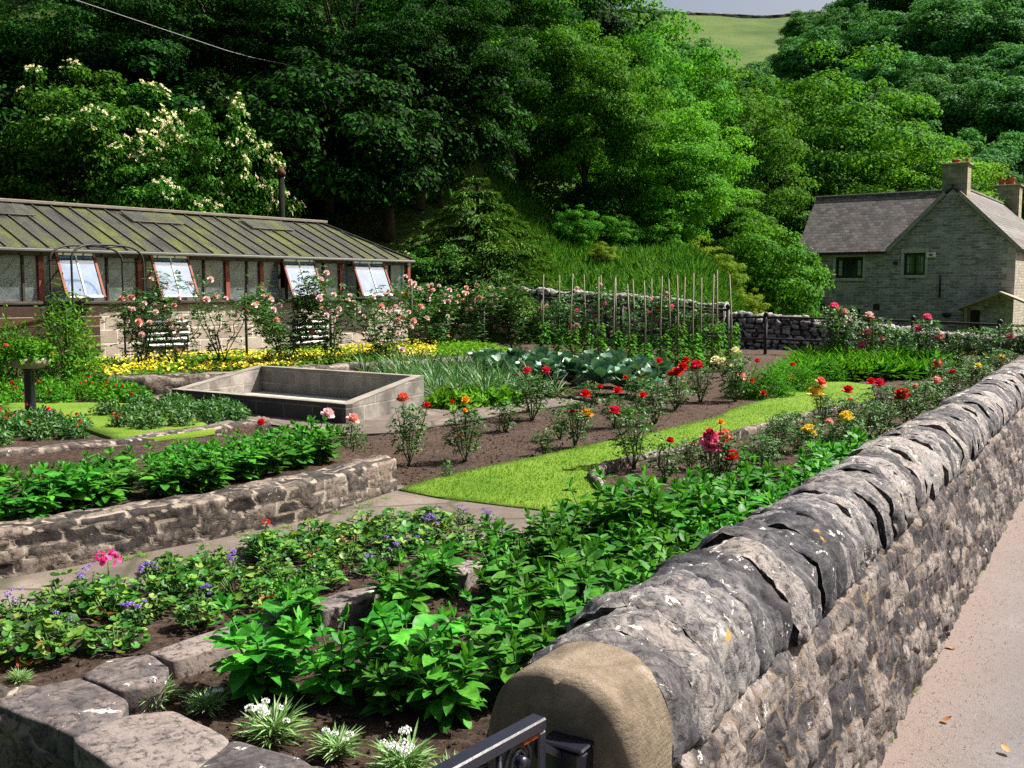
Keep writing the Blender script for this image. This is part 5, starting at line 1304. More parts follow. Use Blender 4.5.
# spreading conifer
def conifer():
    Yd = 27.8; x = (478 - 512) / FL * Yd; z = float(hgt(x, Yd)); H = AY(478, 176, Yd)[2] - z
    r = thing('spreading_conifer', 'spreading evergreen conifer with tiered drooping branches behind the stone wall', 'tree', (x, Yd, z))
    q = np.random.default_rng(4); Vs = []; Fs = []; nn = 0; m = MB(); m.tube([(0, 0, 0), (0, 0, H * .95)], [.16, .03], 8)
    for lv in range(10):
        f = lv / 9; h = .25 + (H - .35) * f; R = 2.9 * (1 - f) ** .85 + .25; nb = int(10 - 4 * f)
        for b in range(nb):
            a = 2 * PI * (b + q.uniform(-.3, .3)) / nb + lv * .8; L = R * q.uniform(.7, 1.12); t_ = np.linspace(0, 1, 12)
            dr = np.array([math.cos(a), math.sin(a), 0]); P = dr * (t_ * L)[:, None] + np.c_[t_ * 0, t_ * 0, h + .12 * L * t_ - .25 * L * t_ ** 2.4]
            m.tube(P[::3], [.03, .02, .012, .006], 4)
            n = int(620 * L / 2.5); s_ = q.uniform(.15, 1.05, n); c = np.stack([np.interp(s_, t_, P[:, k]) for k in range(3)], -1)
            side = np.array([-dr[1], dr[0], 0]); off = q.normal(size=n) * .3 * L / 2.5 * (1.25 - s_ * .6); c = c + side * off[:, None]; c[:, 2] += q.normal(size=n) * .03 - np.abs(off) * .22
            D = nrm(dr * 1.0 + side * np.sign(off)[:, None] * .7 + q.normal(size=(n, 3)) * .3 - [0, 0, .15]); N = nrm(np.array([0, 0, 1]) + q.normal(size=(n, 3)) * .35)
            V, F = leaves(c, D, N, q.uniform(.12, .24, n), .05, RH, .3); Vs.append(V); Fs.append(F + nn); nn += len(V)
    obj('crown', mesh('crown', np.vstack(Vs), np.vstack(Fs), M['conifer']), r); obj('trunk', m.mesh('trunk', M['bark'], True), r)
conifer()

# ---- tall grass on the bank
def grass_field(name, pts, hmin, hmax, wd, mat, label, seed=0, lean=.25):
    q = np.random.default_rng(seed); n = len(pts); D = nrm(np.array([0, 0, 1.0]) + q.normal(size=(n, 3)) * lean); D[:, 2] = np.abs(D[:, 2])
    V, F = leaves(pts, D, q.normal(size=(n, 3)), q.uniform(hmin, hmax, n), wd, (np.array([(0, -.5, 0), (0, .5, 0), (.6, .35, 0), (1, 0, 0), (.6, -.35, 0)], float), np.array([[0, 1, 2, 3, 4]])), .25)
    return tag(obj(name, mesh(name, V, F, M[mat])), label, 'grass', kind='stuff')
n = 90000; xx = rng.uniform(-3, 11, n); yy = rng.uniform(24.5, 40, n); kp = ((xx * .45 + (yy - 24.8) * .89) > .5) & (xx / yy < .24) & (xx > -2 + (yy - 26) * .2)
xx, yy = xx[kp], yy[kp]; P = np.c_[xx, yy, hgt(xx, yy) - .02]
grass_field('bank_grass', P, .18, .6, .022, 'bank_blade', 'tall rough green grass covering the bank behind the stone wall', 3, .5)
# lawn blades
lp = [tuple(q[:2]) for q in LAWN]; P = []
L_ = np.array(lp); cand = np.c_[rng.uniform(L_[:, 0].min(), L_[:, 0].max(), 150000), rng.uniform(L_[:, 1].min(), L_[:, 1].max(), 150000)]
ins = np.zeros(len(cand), bool)
for a in range(len(lp)):
    (xa, ya), (xb, yb) = lp[a], lp[(a + 1) % len(lp)]
    if ya == yb: continue
    ins ^= ((ya > cand[:, 1]) != (yb > cand[:, 1])) & (cand[:, 0] < (xb - xa) * (cand[:, 1] - ya) / (yb - ya) + xa)
cand = cand[ins]; cand = cand[rng.uniform(size=len(cand)) < 1.3 / np.maximum(1, (cand[:, 1] / 6) ** 2)]
grass_field('lawn_grass', np.c_[cand, np.full(len(cand), .03)], .010, .024, .005, 'lawn_blade', 'short mown lawn grass winding between the rose beds', 5, .4)

# ================================================================== garden plants
def dahlia(seed, H=.42, n_st=6, leafL=.14, mat='dahlia'):
    q = np.random.default_rng(seed); Vs = []; Fs = []; nn = 0; m = MB()
    for s_ in range(n_st):
        a = 2 * PI * s_ / n_st + q.uniform(-.4, .4); sp = q.uniform(.08, .3) * (H / .42); h = H * q.uniform(.7, 1.08); t_ = np.linspace(0, 1, 6)
        P = np.stack([math.cos(a) * sp * t_ ** 1.2, math.sin(a) * sp * t_ ** 1.2, h * t_], -1); m.tube(P, [.009, .008, .007, .006, .005, .003], 5)
        for nd in range(5):
            f = .12 + .2 * nd; c = np.array([np.interp(f, t_, P[:, k]) for k in range(3)]); b = a + nd * PI / 2 + q.uniform(-.3, .3)
            for sd in (0, PI):
                kk = 3 if nd < 3 else 2
                for lf in range(kk):
                    bb = b + sd + (lf - (kk - 1) / 2) * .75; el = q.uniform(.15, .85) + .3 * (nd > 3)
                    D = np.array([math.cos(bb) * math.cos(el), math.sin(bb) * math.cos(el), math.sin(el)])
                    L = leafL * q.uniform(.6, 1.3) * (1.0 if nd < 4 else .7); pet = .05 * (nd < 4)
                    V, F = leaves((c + D * pet)[None], D, np.array([-D[0] * .6, -D[1] * .6, 1.0]) + q.normal(size=3) * .25, L, L * q.uniform(.52, .72), OV, q.uniform(.25, .85))
                    Vs.append(V); Fs.append(F + nn); nn += len(V)
        for lf in range(4):
            D = nrm(np.array([0, 0, 1.0]) + q.normal(size=3) * .45); L = leafL * .65
            V, F = leaves(P[-1][None], D, q.normal(size=3), L, L * .4, OV, .1); Vs.append(V); Fs.append(F + nn); nn += len(V)
    return mesh('foliage', np.vstack(Vs), np.vstack(Fs), M[mat], True), m.mesh('stem', M['stem'], True)
DAH = [dahlia(i, .42 + .03 * (i % 3), 5 + i % 3) for i in range(7)]
def plant(name, parts, x, y, z, s, label, cat, group, rz=None, sz=1.0):
    r = thing(name, label, cat, (x, y, z), random.uniform(0, 6.28) if rz is None else rz, group, (s, s, s * sz))
    for nm_, me in parts: obj(nm_, me, r)
    return r
gd1 = 'leafy dahlias in the bed along the road wall'
def wo(t, off): q = W0 + WD * t - WN * off; return q
row_names = {0: 'row next to the road wall', 1: 'second row out from the road wall', 2: 'third row out from the road wall'}
occ = []
for ri, (off, t0, t1, st) in enumerate([(.48, .45, 5.3, .34), (.80, .3, 3.9, .38), (1.08, 1.3, 3.1, .46)]):
    t = t0; c = 0
    while t < t1:
        p = wo(t + random.uniform(-.06, .06), off + random.uniform(-.05, .05)); c += 1
        if ri == 2 and 2.75 < t < 3.1: t += st; continue
        plant('dahlia_plant', list(zip(('foliage', 'stem'), DAH[(c * 3 + ri) % 7])), p[0], p[1], 0, random.uniform(.48, .66) if t < 2.2 else random.uniform(.6, .8), 'dahlia %s from the pier, %s' % (ordw(c), row_names[ri]), 'dahlia', gd1, sz=.92)
        t += st * random.uniform(.9, 1.15)
for k, (px, py, s, lab) in enumerate([(264, 694, .66, 'bright broad-leaved dahlia standing apart at the left front, behind the largest white-flowered clump'), (338, 698, .48, 'leafy dahlia left of centre in the foreground bed, right of the separate one'), (300, 633, .42, 'small bluish dahlia seedling beside the long brown edging stone'), (448, 716, .56, 'dahlia nearest the gate pier foot, behind the gate rail'), (392, 712, .42, 'dahlia in the bare soil between the separate ones and the pier'), (400, 622, .5, 'dahlia behind the pale grey edging stone'), (440, 592, .5, 'dahlia hiding the small light edging stone'), (505, 566, .5, 'dahlia at the far left end, next to the paving'), (548, 560, .5, 'dahlia just below the paved path end')]):
    p = G(px, py, 0); plant('dahlia_plant', list(zip(('foliage', 'stem'), DAH[k % 7])), p[0], p[1], 0, s, lab, 'dahlia', gd1)
gd2 = 'leafy dahlias in the raised bed'
c_front = [tuple(G(x, y, .22)[:2]) for x, y in [(-150, 545), (0, 518), (110, 502), (210, 486), (330, 458)]]
c_back = [tuple(G(x, y, .22)[:2]) for x, y in [(-150, 520), (0, 500), (110, 484), (210, 468), (310, 446)]]
def along(poly, s):
    P = np.array(poly); d = np.r_[0, np.cumsum(np.linalg.norm(np.diff(P, axis=0), axis=1))]; return np.array([np.interp(s * d[-1], d, P[:, k]) for k in (0, 1)])
for ri, (pl_, n_) in enumerate(((c_front, 13), (None, 12), (c_back, 12))):
    for k in range(n_):
        f = (k + .5) / n_
        p = along(pl_, f) if pl_ else (along(c_front, f) + along(c_back, f)) / 2
        p = p + np.random.default_rng(k).normal(size=2) * .04
        plant('dahlia_plant', list(zip(('foliage', 'stem'), DAH[(k * 2 + ri) % 7])), p[0], p[1], .2, random.uniform(.44, .62), 'low leafy dahlia, %s from the left in the %s row of the raised bed' % (ordw(k + 1), ('front', 'middle', 'back')[ri]), 'dahlia', gd2, sz=.8)

def geranium(seed, R=.13, H=.16, n=46, ls=.05, mat='geranium', tpl=DS):
    q = np.random.default_rng(seed); a = q.uniform(0, 2 * PI, n); rr = R * np.sqrt(q.uniform(.02, 1, n)); h = H * (1 - .5 * (rr / R) ** 2) * q.uniform(.35, 1.1, n)
    P = np.c_[np.cos(a) * rr, np.sin(a) * rr, h]; D = nrm(np.c_[np.cos(a), np.sin(a), q.normal(size=n) * .3]); N = nrm(np.c_[np.cos(a) * .5, np.sin(a) * .5, np.ones(n)] + q.normal(size=(n, 3)) * .3)
    L = ls * q.uniform(.7, 1.25, n); V, F = leaves(P - D * L[:, None] * .5, D, N, L, L * 1.05, tpl, .1)
    m = MB()
    for i in range(0, n, 3): m.tube([(0, 0, 0), P[i] * [.6, .6, .5], P[i]], .003, 4)
    return mesh('foliage', V, F, M[mat], True), m.mesh('stem', M['stem'], True)
GER = [geranium(i, .11 + .02 * (i % 3), .12 + .02 * (i % 2), 84, .037) for i in range(5)]
GER_DRY = [geranium(20 + i, .11, .06, 9, .045, 'dry_leaf') for i in range(2)]
def floret_ball(seed, R, n, ps, mat, flat=.7):
    q = np.random.default_rng(seed); u = nrm(q.normal(size=(n, 3))); u[:, 2] = np.abs(u[:, 2]) * .9 - .1; P = u * R * [1, 1, flat]
    V, F = leaves(P, nrm(np.cross(u, q.normal(size=(n, 3)))), u, ps, ps * .8, PT, -.2); return mesh('bloom', V, F, M[mat])
def rose_bloom(seed, R, mat):
    q = np.random.default_rng(seed); Vs = []; Fs = []; nn = 0
    for ringi, (k, el, L) in enumerate(((8, .2, .9), (8, .6, .95), (7, .95, .9), (6, 1.25, .82), (4, 1.5, .7))):
        for i in range(k):
            a = 2 * PI * (i + .5 * (ringi % 2)) / k + q.uniform(-.2, .2); D = np.array([math.cos(a) * math.cos(el), math.sin(a) * math.cos(el), math.sin(el)])
            N = np.array([-math.cos(a) * math.sin(el), -math.sin(a) * math.sin(el), math.cos(el)])
            V, F = leaves(np.array([[math.cos(a) * R * .08, math.sin(a) * R * .08, ringi * R * .07]]), D, N, R * L, R * L * .95, PT, (-.1, -.3, -.45, -.5, -.5)[ringi]); Vs.append(V); Fs.append(F + nn); nn += len(V)
    return mesh('bloom', np.vstack(Vs), np.vstack(Fs), M[mat], True)
BL = {}
def bloom(col, seed=0):
    k_ = (col, seed % 2)
    if k_ not in BL: BL[k_] = rose_bloom(seed % 2, 1.0, 'p_' + col)
    return BL[k_]
FB = {c: floret_ball(3, 1.0, 26, .55, 'p_' + c) for c in ('red', 'magenta', 'violet', 'white', 'pinkwhite')}

# ---- geranium bed
GB = [G(-140, 690), G(0, 678), G(60, 672), G(100, 655), G(200, 628), G(300, 600), G(430, 560), G(505, 548), G(480, 524), G(400, 522), G(330, 538), G(200, 567), G(90, 593), G(0, 621), G(-140, 652)]
pts = fill(GB, .172, 4, 3500); gg = 'variegated geranium plants in the foreground bed'; ga = 'small purple-flowered bedding plants in the foreground bed'
rr_ = random.Random(9); cg = ca = 0
ngv = len(pts)
def proj(p):
    d = np.asarray(p, float) - np.array([0, 0, CZ]); return 512 + FL * d[0] / (d @ FW), 384 - FL * (d @ UP) / (d @ FW)
def where(p):
    x, y = proj(p)[:2]; return x, y
for k, (x, y) in enumerate(pts):
    if k % 3 == 1:
        ca += 1; root = plant('ageratum_plant', list(zip(('foliage', 'stem'), GER_A[ca % 2])) if 'GER_A' in globals() else [], x, y, 0, .8, 'tiny purple-flowered plant, %s from the front of the foreground geranium bed' % ordw(ca), 'bedding plant', ga) if False else None
        GER_A = globals().get('GER_A') or [geranium(40 + i, .075, .11, 70, .02, 'rose_leaf', OV2) for i in range(2)]
        root = plant('purple_flower', list(zip(('foliage', 'stem'), GER_A[ca % 2])), x, y, 0, rr_.uniform(.8, 1.15), 'small purple-flowered plant, %s from the front of the foreground bed' % ordw(ca), 'bedding plant', ga)
        for b in range(rr_.randint(3, 7)):
            a = rr_.uniform(0, 6.28); q = rr_.uniform(.01, .06); obj('bloom', FB['violet'], root, (q * math.cos(a), q * math.sin(a), rr_.uniform(.09, .13)), 0, rr_.uniform(.007, .014))
    else:
        cg += 1; root = plant('geranium_plant', list(zip(('foliage', 'stem'), GER[cg % 5])), x, y, 0, rr_.uniform(.75, 1.15), 'variegated yellow-green geranium, %s counting from the front of the foreground bed' % ordw(cg), 'geranium', gg)
        if cg % 3 == 0: obj('withered_leaves', GER_DRY[cg % 2][0], root, (0, 0, .01))
def stalk_flower(root_loc, bp, col, R, root, name='bloom', mesh_=None):
    "bloom with its stalk at world point bp on a plant standing at root_loc"
    s = root.scale[0]; rz = root.rotation_euler.z; d = (np.asarray(bp) - np.asarray(root_loc)) / s
    c, sn = math.cos(-rz), math.sin(-rz); d = np.array([c * d[0] - sn * d[1], sn * d[0] + c * d[1], d[2] * s / root.scale[2]])
    me = mesh_ or bloom(col, int(abs(bp[0] * 50)))
    obj(name, me, root, d, 0, R / s, rot=(random.uniform(-.5, .3), random.uniform(-.4, .4), random.uniform(0, 6)))
    return MB().tube([(d[0] * .25, d[1] * .25, 0), (d[0] * .7, d[1] * .7, d[2] * .6), d - [0, 0, .3 * R / s]], .0035 / s, 5)
p = G(110, 607, 0); root = plant('geranium_plant', list(zip(('foliage', 'stem'), GER[1])), p[0], p[1], 0, 1.0, 'geranium with one large magenta flower head on a tall stalk, at the left', 'geranium', None)
m_ = stalk_flower(p, AY(108, 559, p[1]), 'magenta', .045, root, mesh_=FB['magenta']); obj('flower_stalk', m_.mesh('flower_stalk', M['stem'], True), root)
p = G(268, 556, 0); root = plant('geranium_plant', list(zip(('foliage', 'stem'), GER[2])), p[0], p[1], 0, 1.0, 'geranium with one small red flower on a thin stalk, against the raised bed wall', 'geranium', None)
m_ = stalk_flower(p, AY(266, 522, p[1]), 'red', .017, root, mesh_=FB['red']); obj('flower_stalk', m_.mesh('flower_stalk', M['stem'], True), root)

# ---- white-flowered silver plants at the very front
def tuft(seed, n=70, L=.1, R=.08, W=.008, mat='silver', up=.9):
    q = np.random.default_rng(seed); a = q.uniform(0, 2 * PI, n); el = q.uniform(.35, 1.4, n) * up; b = q.uniform(0, R * .4, n)
    P = np.c_[np.cos(a) * b, np.sin(a) * b, q.uniform(0, .05, n)]; D = np.c_[np.cos(a) * np.cos(el), np.sin(a) * np.cos(el), np.sin(el)]
    V, F = leaves(P, D, np.array([0, 0, 1.]) + q.normal(size=(n, 3)) * .2 - D * .2, L * q.uniform(.6, 1.2, n), W, LN, .35); return mesh('foliage', V, F, M[mat], True)
TF = [tuft(i, 190, .085, .1, .007) for i in range(3)]
def wflower(px, py, s, nb, lab, mat=0):
    p = G(px, py, 0); r = thing('white_flower', lab, 'bedding plant', p, random.uniform(0, 6), 'small silvery plants with white flowers in the foreground bed', s)
    obj('foliage', TF[mat % 3], r)
    for k in range(nb):
        a = random.uniform(0, 6.28); q = random.uniform(.02, .07); z = random.uniform(.08, .12); obj('bloom', FB['white'], r, (q * math.cos(a), q * math.sin(a), z), 0, random.uniform(.009, .015))
        
wflower(157, 704, .8, 3, 'small silvery tuft with white flowers behind the pale edging stone', 0)
wflower(206, 712, .7, 4, 'thin silvery tuft with white flowers, second from the left', 1)
wflower(274, 740, 1.0, 9, 'largest silvery clump covered in small white flowers, in front of the separate dahlia', 2)
wflower(338, 757, .75, 4, 'small silvery tuft with white flowers, just right of the largest clump', 0)
wflower(404, 775, .95, 10, 'white-flowered silvery clump at the bottom edge near the gate', 1)
wflower(20, 683, .45, 0, 'narrow-leaved dark tuft by the left edge next to the corner slab', 2)
wflower(455, 790, .8, 5, 'white-flowered silvery tuft half under the gate rail', 2)

# ================================================================== roses
def rose_leafset(seed, n, R, H, zmin=.15, ls=.035, mat='rose_leaf'):
    q = np.random.default_rng(seed); k = n // 5
    a = q.uniform(0, 2 * PI, k); rr = R * np.sqrt(q.uniform(.03, 1, k)); z = H * (zmin + (1 - zmin) * q.uniform(0, 1, k) ** .8); rr *= .45 + .75 * np.sin(np.clip(z / H, 0, 1) * 2.6)
    c = np.c_[np.cos(a) * rr, np.sin(a) * rr, z]; ra = nrm(np.c_[np.cos(a), np.sin(a), q.normal(size=k) * .4] + q.normal(size=(k, 3)) * .4)
    sd = nrm(np.cross(ra, [0, 0, 1.])); P = []; D = []
    for f, s_ in ((0, 0), (-.6, 1), (-.6, -1), (-1.3, 1), (-1.3, -1)):
        P.append(c + ra * ls * f); D.append(nrm(ra * (1 if s_ == 0 else .45) + sd * s_))
    P = np.vstack(P); D = np.vstack(D); N = np.tile(nrm(np.array([0, 0, 1.]) + q.normal(size=(k, 3)) * .45), (5, 1)); L = ls * q.uniform(.8, 1.25, len(P))
    return leaves(P, D, N, L, L * .68, OV2, .15), c
def rose_bush(seed, R, H, n, ls=.036, ns=6):
    q = np.random.default_rng(seed + 900); (V, F), c = rose_leafset(seed, n, R, H, .18, ls)
    m = MB()
    for s_ in range(ns):
        a = 2 * PI * s_ / ns + q.uniform(-.4, .4); e = R * q.uniform(.4, .9); t_ = np.linspace(0, 1, 5)
        P = np.stack([math.cos(a) * e * t_ ** .8 + q.normal(size=5) * .012, math.sin(a) * e * t_ ** .8 + q.normal(size=5) * .012, H * q.uniform(.75, 1.0) * t_], -1); m.tube(P, [.008, .007, .006, .004, .003], 5)
        for b in range(3):
            j = q.integers(0, len(c)); s0 = P[q.integers(1, 4)]; m.tube([s0, (s0 + c[j]) / 2 + [0, 0, .01], c[j]], [.004, .003, .002], 4)
    return mesh('foliage', V, F, M['rose_leaf'], True), m.mesh('stem', M['rose_stem'], True)
RB = [rose_bush(i, .2 + .02 * (i % 3), .5, 700 + 90 * (i % 3)) for i in range(6)]
RBS = [rose_bush(20 + i, .13, .3, 260, ns=4) for i in range(3)]
NL = [mesh('young_foliage', *rose_leafset(60 + i, 90, .2, .55, .75, .03)[0], M['new_leaf'], True) for i in range(2)]
RC = [0]
def rose(px, py, ptop, lab, blooms=(), w=1.0, z=0, cat='rose bush', group='rose bushes in the soil beds', small=False, young=False):
    p = G(px, py, z); H = AY(px, ptop, p[1])[2] - z; base = .3 if small else .5; s = H / base
    RC[0] += 1; v = (RBS if small else RB)[RC[0] % (3 if small else 6)]
    r = thing('rose_bush', lab, cat, p, random.uniform(0, 6.28), group, (s * w, s * w, s)); obj('foliage', v[0], r); obj('stem', v[1], r)
    if young: obj('young_foliage', NL[RC[0] % 2], r)
    for (bx, by, col, rp) in blooms:
        Y_ = p[1] - random.uniform(.02, .1); bp = AY(bx, by, Y_); R = 1.12 * rp / FL * Y_
        m = stalk_flower2(p, bp, col, R, r)
    return r
def stalk_flower2(rl, bp, col, R, root):
    sc = np.array(root.scale); rz = root.rotation_euler.z; d = np.asarray(bp) - np.asarray(rl); c, sn = math.cos(-rz), math.sin(-rz)
    d = np.array([c * d[0] - sn * d[1], sn * d[0] + c * d[1], d[2]]) / sc
    o = obj('bloom', bloom(col, int(abs(bp[0] * 70))), root, d, 0, None, rot=(random.uniform(-.2, .6), random.uniform(-.3, .3), 0)); o.scale = [R / sc[0], R / sc[1], R / sc[2]]
    st = MB().tube([d * [.5, .5, .45], d * [.85, .85, .8], d - [0, 0, .25 * R / sc[2]]], .004 / sc[0], 5); obj('flower_stalk', st.mesh('flower_stalk', M['rose_stem'], True), root)
# island bed and soil strip, front to back
rose(716, 500, 432, 'rose bush with a big cluster of pinkish-red blooms in the island bed', [(710, 447, 'pink', 12), (724, 441, 'coral', 9), (709, 436, 'crimson', 6), (732, 460, 'red', 8), (721, 424, 'orange', 4)], .8)
rose(664, 484, 446, 'small rose with a single dark red bud in the island bed', [(670, 442, 'red', 4)], .9, small=True)
rose(634, 470, 408, 'leggy rose with bare stems and a crimson bloom, on the island bed point', [(614, 414, 'crimson', 6.5)], .9)
rose(820, 475, 425, 'rose bush with a yellow bloom and one wide yellow flower above the wall coping', [(808, 434, 'yellow', 8), (847, 421, 'yellow', 8)], 1.0)
rose(778, 458, 415, 'leafy rose without open flowers left of the yellow ones', [], .9)
rose(822, 428, 395, 'upright rose carrying the tallest full yellow bloom with red shoots over it', [(816, 397, 'yellow', 9), (820, 385, 'coral', 6)], .8, young=True)
rose(850, 455, 418, 'spreading low rose beside the coping with glossy leaves', [(829, 423, 'salmon', 4)], 1.0)
rose(882, 420, 386, 'rose bush with two dark red blooms at the far edge of the lawn', [(872, 384, 'red', 5), (881, 386, 'crimson', 6), (847, 393, 'red', 6)], 1.2)
rose(905, 425, 388, 'rose bush with one bright red bloom against the wall coping', [(903, 398, 'red', 8)], 1.1)
rose(936, 408, 378, 'rose bush with peach and cream blooms by the wall', [(938, 383, 'salmon', 5), (929, 390, 'cream', 4)], 1.2)
rose(868, 440, 405, 'shaded leafy rose close under the wall coping', [], 1.0)
rose(575, 448, 402, 'rose bush with one orange-yellow bloom and one red in the middle soil strip', [(587, 417, 'orange', 6.5), (585, 397, 'red', 6), (572, 414, 'red', 3.5)], .95)
rose(545, 456, 430, 'sparse small rose left of the orange-flowered bush', [], .9, small=True)
rose(465, 462, 408, 'bushy rose with small orange buds in the soil strip', [(466, 402, 'orange', 4.5), (465, 412, 'orange', 3), (460, 436, 'orange', 2.5), (452, 403, 'red', 2.5)], .75)
rose(409, 466, 406, 'rose bush with a coral bloom on top beside the raised bed end', [(403, 401, 'coral', 6.5), (427, 407, 'red', 4)], .75)
rose(348, 462, 424, 'rose with a salmon bloom at the end of the raised bed', [(352, 422, 'salmon', 7), (327, 417, 'pinkwhite', 7)], 1.0)
rose(447, 480, 462, 'tiny low rose shoot in the bare soil', [], .8, small=True)
rose(270, 452, 430, 'rose with one bright red bloom at the right end of the raised dahlia bed', [(262, 425, 'red', 5)], .8, z=.2, small=True)
rose(505, 432, 402, 'thin rose behind the orange-budded bush, near the vegetable plot', [], 1.0, small=True)
rose(532, 420, 376, 'rose with two crimson blooms in front of the cabbages', [(528, 373, 'crimson', 5), (546, 373, 'crimson', 5)], 1.0)
rose(614, 428, 396, 'rose bush with dark red blooms behind the leggy rose', [(618, 393, 'red', 5), (643, 397, 'red', 4)], 1.0)
rose(655, 425, 385, 'tall leafy rose with a white bud in the middle of the far bed', [(656, 400, 'white', 4), (659, 363, 'red', 4)], 1.0)
rose(676, 410, 374, 'rose bush topped by two bright red blooms in the far bed', [(677, 375, 'red', 6), (670, 376, 'red', 4), (683, 369, 'red', 5.5)], 1.0)
rose(700, 402, 368, 'rose bush with a crimson bloom in the far bed', [(697, 369, 'crimson', 7), (686, 362, 'red', 4)], 1.0)
rose(735, 402, 358, 'tall rose with cream blooms at the far bed end', [(736, 354, 'cream', 5.5), (716, 363, 'cream', 5.5), (728, 366, 'cream', 5), (723, 364, 'cream', 5), (741, 378, 'salmon', 5)], .9)
rose(590, 412, 384, 'low rose behind the crimson-topped one near the plot kerb', [(600, 388, 'red', 3)], 1.0, young=True)
rose(560, 440, 412, 'slight rose with reddish young leaves in the soil strip', [(572, 410, 'crimson', 3.5)], .9, young=True, small=True)
rose(640, 412, 378, 'rose with reddish young growth in front of the bean canes', [(626, 379, 'red', 3)], 1.0, young=True)
for k_, (px, py, pt, bl, lab) in enumerate([(795, 452, 412, [], 'leafy rose between the dahlias and the two yellow roses'), (846, 436, 398, [(852, 402, 'coral', 4)], 'rose with one small coral bloom close to the wall coping'), (880, 436, 402, [], 'glossy rose bush leaning on the coping below the red ones'), (918, 415, 382, [(916, 388, 'salmon', 4)], 'rose with one small salmon bloom near the wall'), (950, 400, 368, [(952, 374, 'crimson', 4)], 'rose with one small crimson bloom near the far wall'), (975, 396, 364, [(978, 368, 'yellow', 4)], 'rose with one small yellow bloom against the far coping'), (760, 470, 436, [], 'rose without flowers at the end of the dahlia rows'), (690, 470, 440, [(694, 446, 'crimson', 4)], 'small rose with one crimson bud left of the big pinkish-red cluster')]):
    rose(px, py, pt, lab, bl, 1.25)
# rows of shrub roses by the end fence
gf = 'pink roses along the end fence'
for (px, py, pt, bl, lab) in [(838, 362, 308, [(834, 309, 'pink', 5), (845, 314, 'salmon', 4), (849, 322, 'palepink', 4)], 'tall pink rose left of the others on the end fence'),
        (872, 366, 318, [(869, 318, 'palepink', 5), (871, 321, 'pink', 4), (867, 336, 'pink', 5), (863, 348, 'pink', 5.5), (882, 340, 'pink', 3)], 'pink rose with a column of five blooms on the end fence'),
        (924, 368, 320, [(927, 320, 'pink', 5), (918, 331, 'pink', 5), (941, 340, 'pink', 5)], 'pink rose with three bright blooms below the cottage door'),
        (895, 362, 328, [], 'leafy rose without blooms between the two pink fence roses'), (960, 372, 330, [(963, 355, 'yellow', 3), (956, 368, 'crimson', 4)], 'leafy rose with tiny yellow flowers near the wall end'),
        (985, 372, 328, [(974, 355, 'yellow', 3.5), (985, 358, 'yellow', 3.5), (1001, 359, 'yellow', 4)], 'rose with three yellow blooms above the coping'),
        (1012, 365, 325, [(1010, 340, 'pink', 5)], 'rose with one pink bloom nearest the right edge'), (938, 388, 358, [(937, 367, 'coral', 6)], 'rose with one coral bloom in front of the fence roses'),
        (1040, 366, 325, [], 'leafy rose beyond the pink one at the right edge'), (968, 390, 356, [], 'leafy rose under the yellow-flowered ones'), (1000, 378, 350, [], 'low leafy rose tight against the wall near the right edge')]:
    rose(px, py, pt, lab, bl, 1.1 if not bl else .85, group=gf)
for k, (px, py, s) in enumerate([(780, 392, 1.0), (808, 388, .9), (758, 396, .9)]):
    pass
# ================================================================== more planting
def bushy(seed, R, H, n, ls, w, mat, tpl=OV2, name='foliage'):
    q = np.random.default_rng(seed); u = nrm(q.normal(size=(n, 3))); u[:, 2] = np.abs(u[:, 2]); rr = q.uniform(.3, 1, n) ** .5 * (1 + .25 * np.sin(u[:, 0] * 9 + seed) * np.cos(u[:, 1] * 8))
    P = u * rr[:, None] * [R, R, H]; N = nrm(u + [0, 0, .6] + q.normal(size=(n, 3)) * .5); D = nrm(np.cross(N, q.normal(size=(n, 3))) + u * .7)
    L = ls * q.uniform(.6, 1.3, n); V, F = leaves(P, D, N, L, L * w, tpl, .2); return mesh(name, V, F, M[mat], True)
FINE = [bushy(i, .32, .42, 2600, .05, .3, 'leaf_mid') for i in range(3)]
gm = 'ferny green clumps at the far end of the rose bed'
for k, (px, py, s, bl) in enumerate([(770, 398, .95, [(763, 394), (752, 382)]), (800, 392, .9, [(793, 366), (790, 379)]), (742, 398, .7, [(757, 362)]), (826, 382, .8, []), (782, 384, .8, [])]):
    p = G(px, py); r = thing('marigold_clump', ('ferny green clump with a red flower at its foot, in the middle of its group', 'ferny green clump with two red flowers, nearest the lawn end', 'smallest ferny green clump, left of the others', 'ferny green clump right of the others beside the lawn end', 'ferny green clump behind the others, before the iron fence')[k], 'flower clump', p, k, gm, s); obj('foliage', FINE[k % 3], r)
    for (bx, by) in bl: stalk_flower2(p, AY(bx, by, p[1] - .3), 'red', 3.2 / FL * p[1], r)
# day-lily like strap-leaved clumps
STR = [tuft(30 + i, 130, .34, .3, .035, 'leaf_mid') for i in range(3)]
gl = 'bright strap-leaved clumps beyond the lawn'; k = 0
for ri, (ya, yb, n_) in enumerate(((381, 378, 13), (371, 368, 13), (363, 362, 11))):
    for i in range(n_):
        px = 796 + i * 11.5 + ri * 5; p = G(px, ya + (yb - ya) * i / n_)
        r = thing('strap_leaf_clump', 'bright green strap-leaved clump, %s from the left in the %s row beyond the lawn' % (ordw(i + 1), ('front', 'middle', 'back')[ri]), 'leafy clump', p, i, gl, random.uniform(.85, 1.1)); obj('foliage', STR[(i + ri) % 3], r)
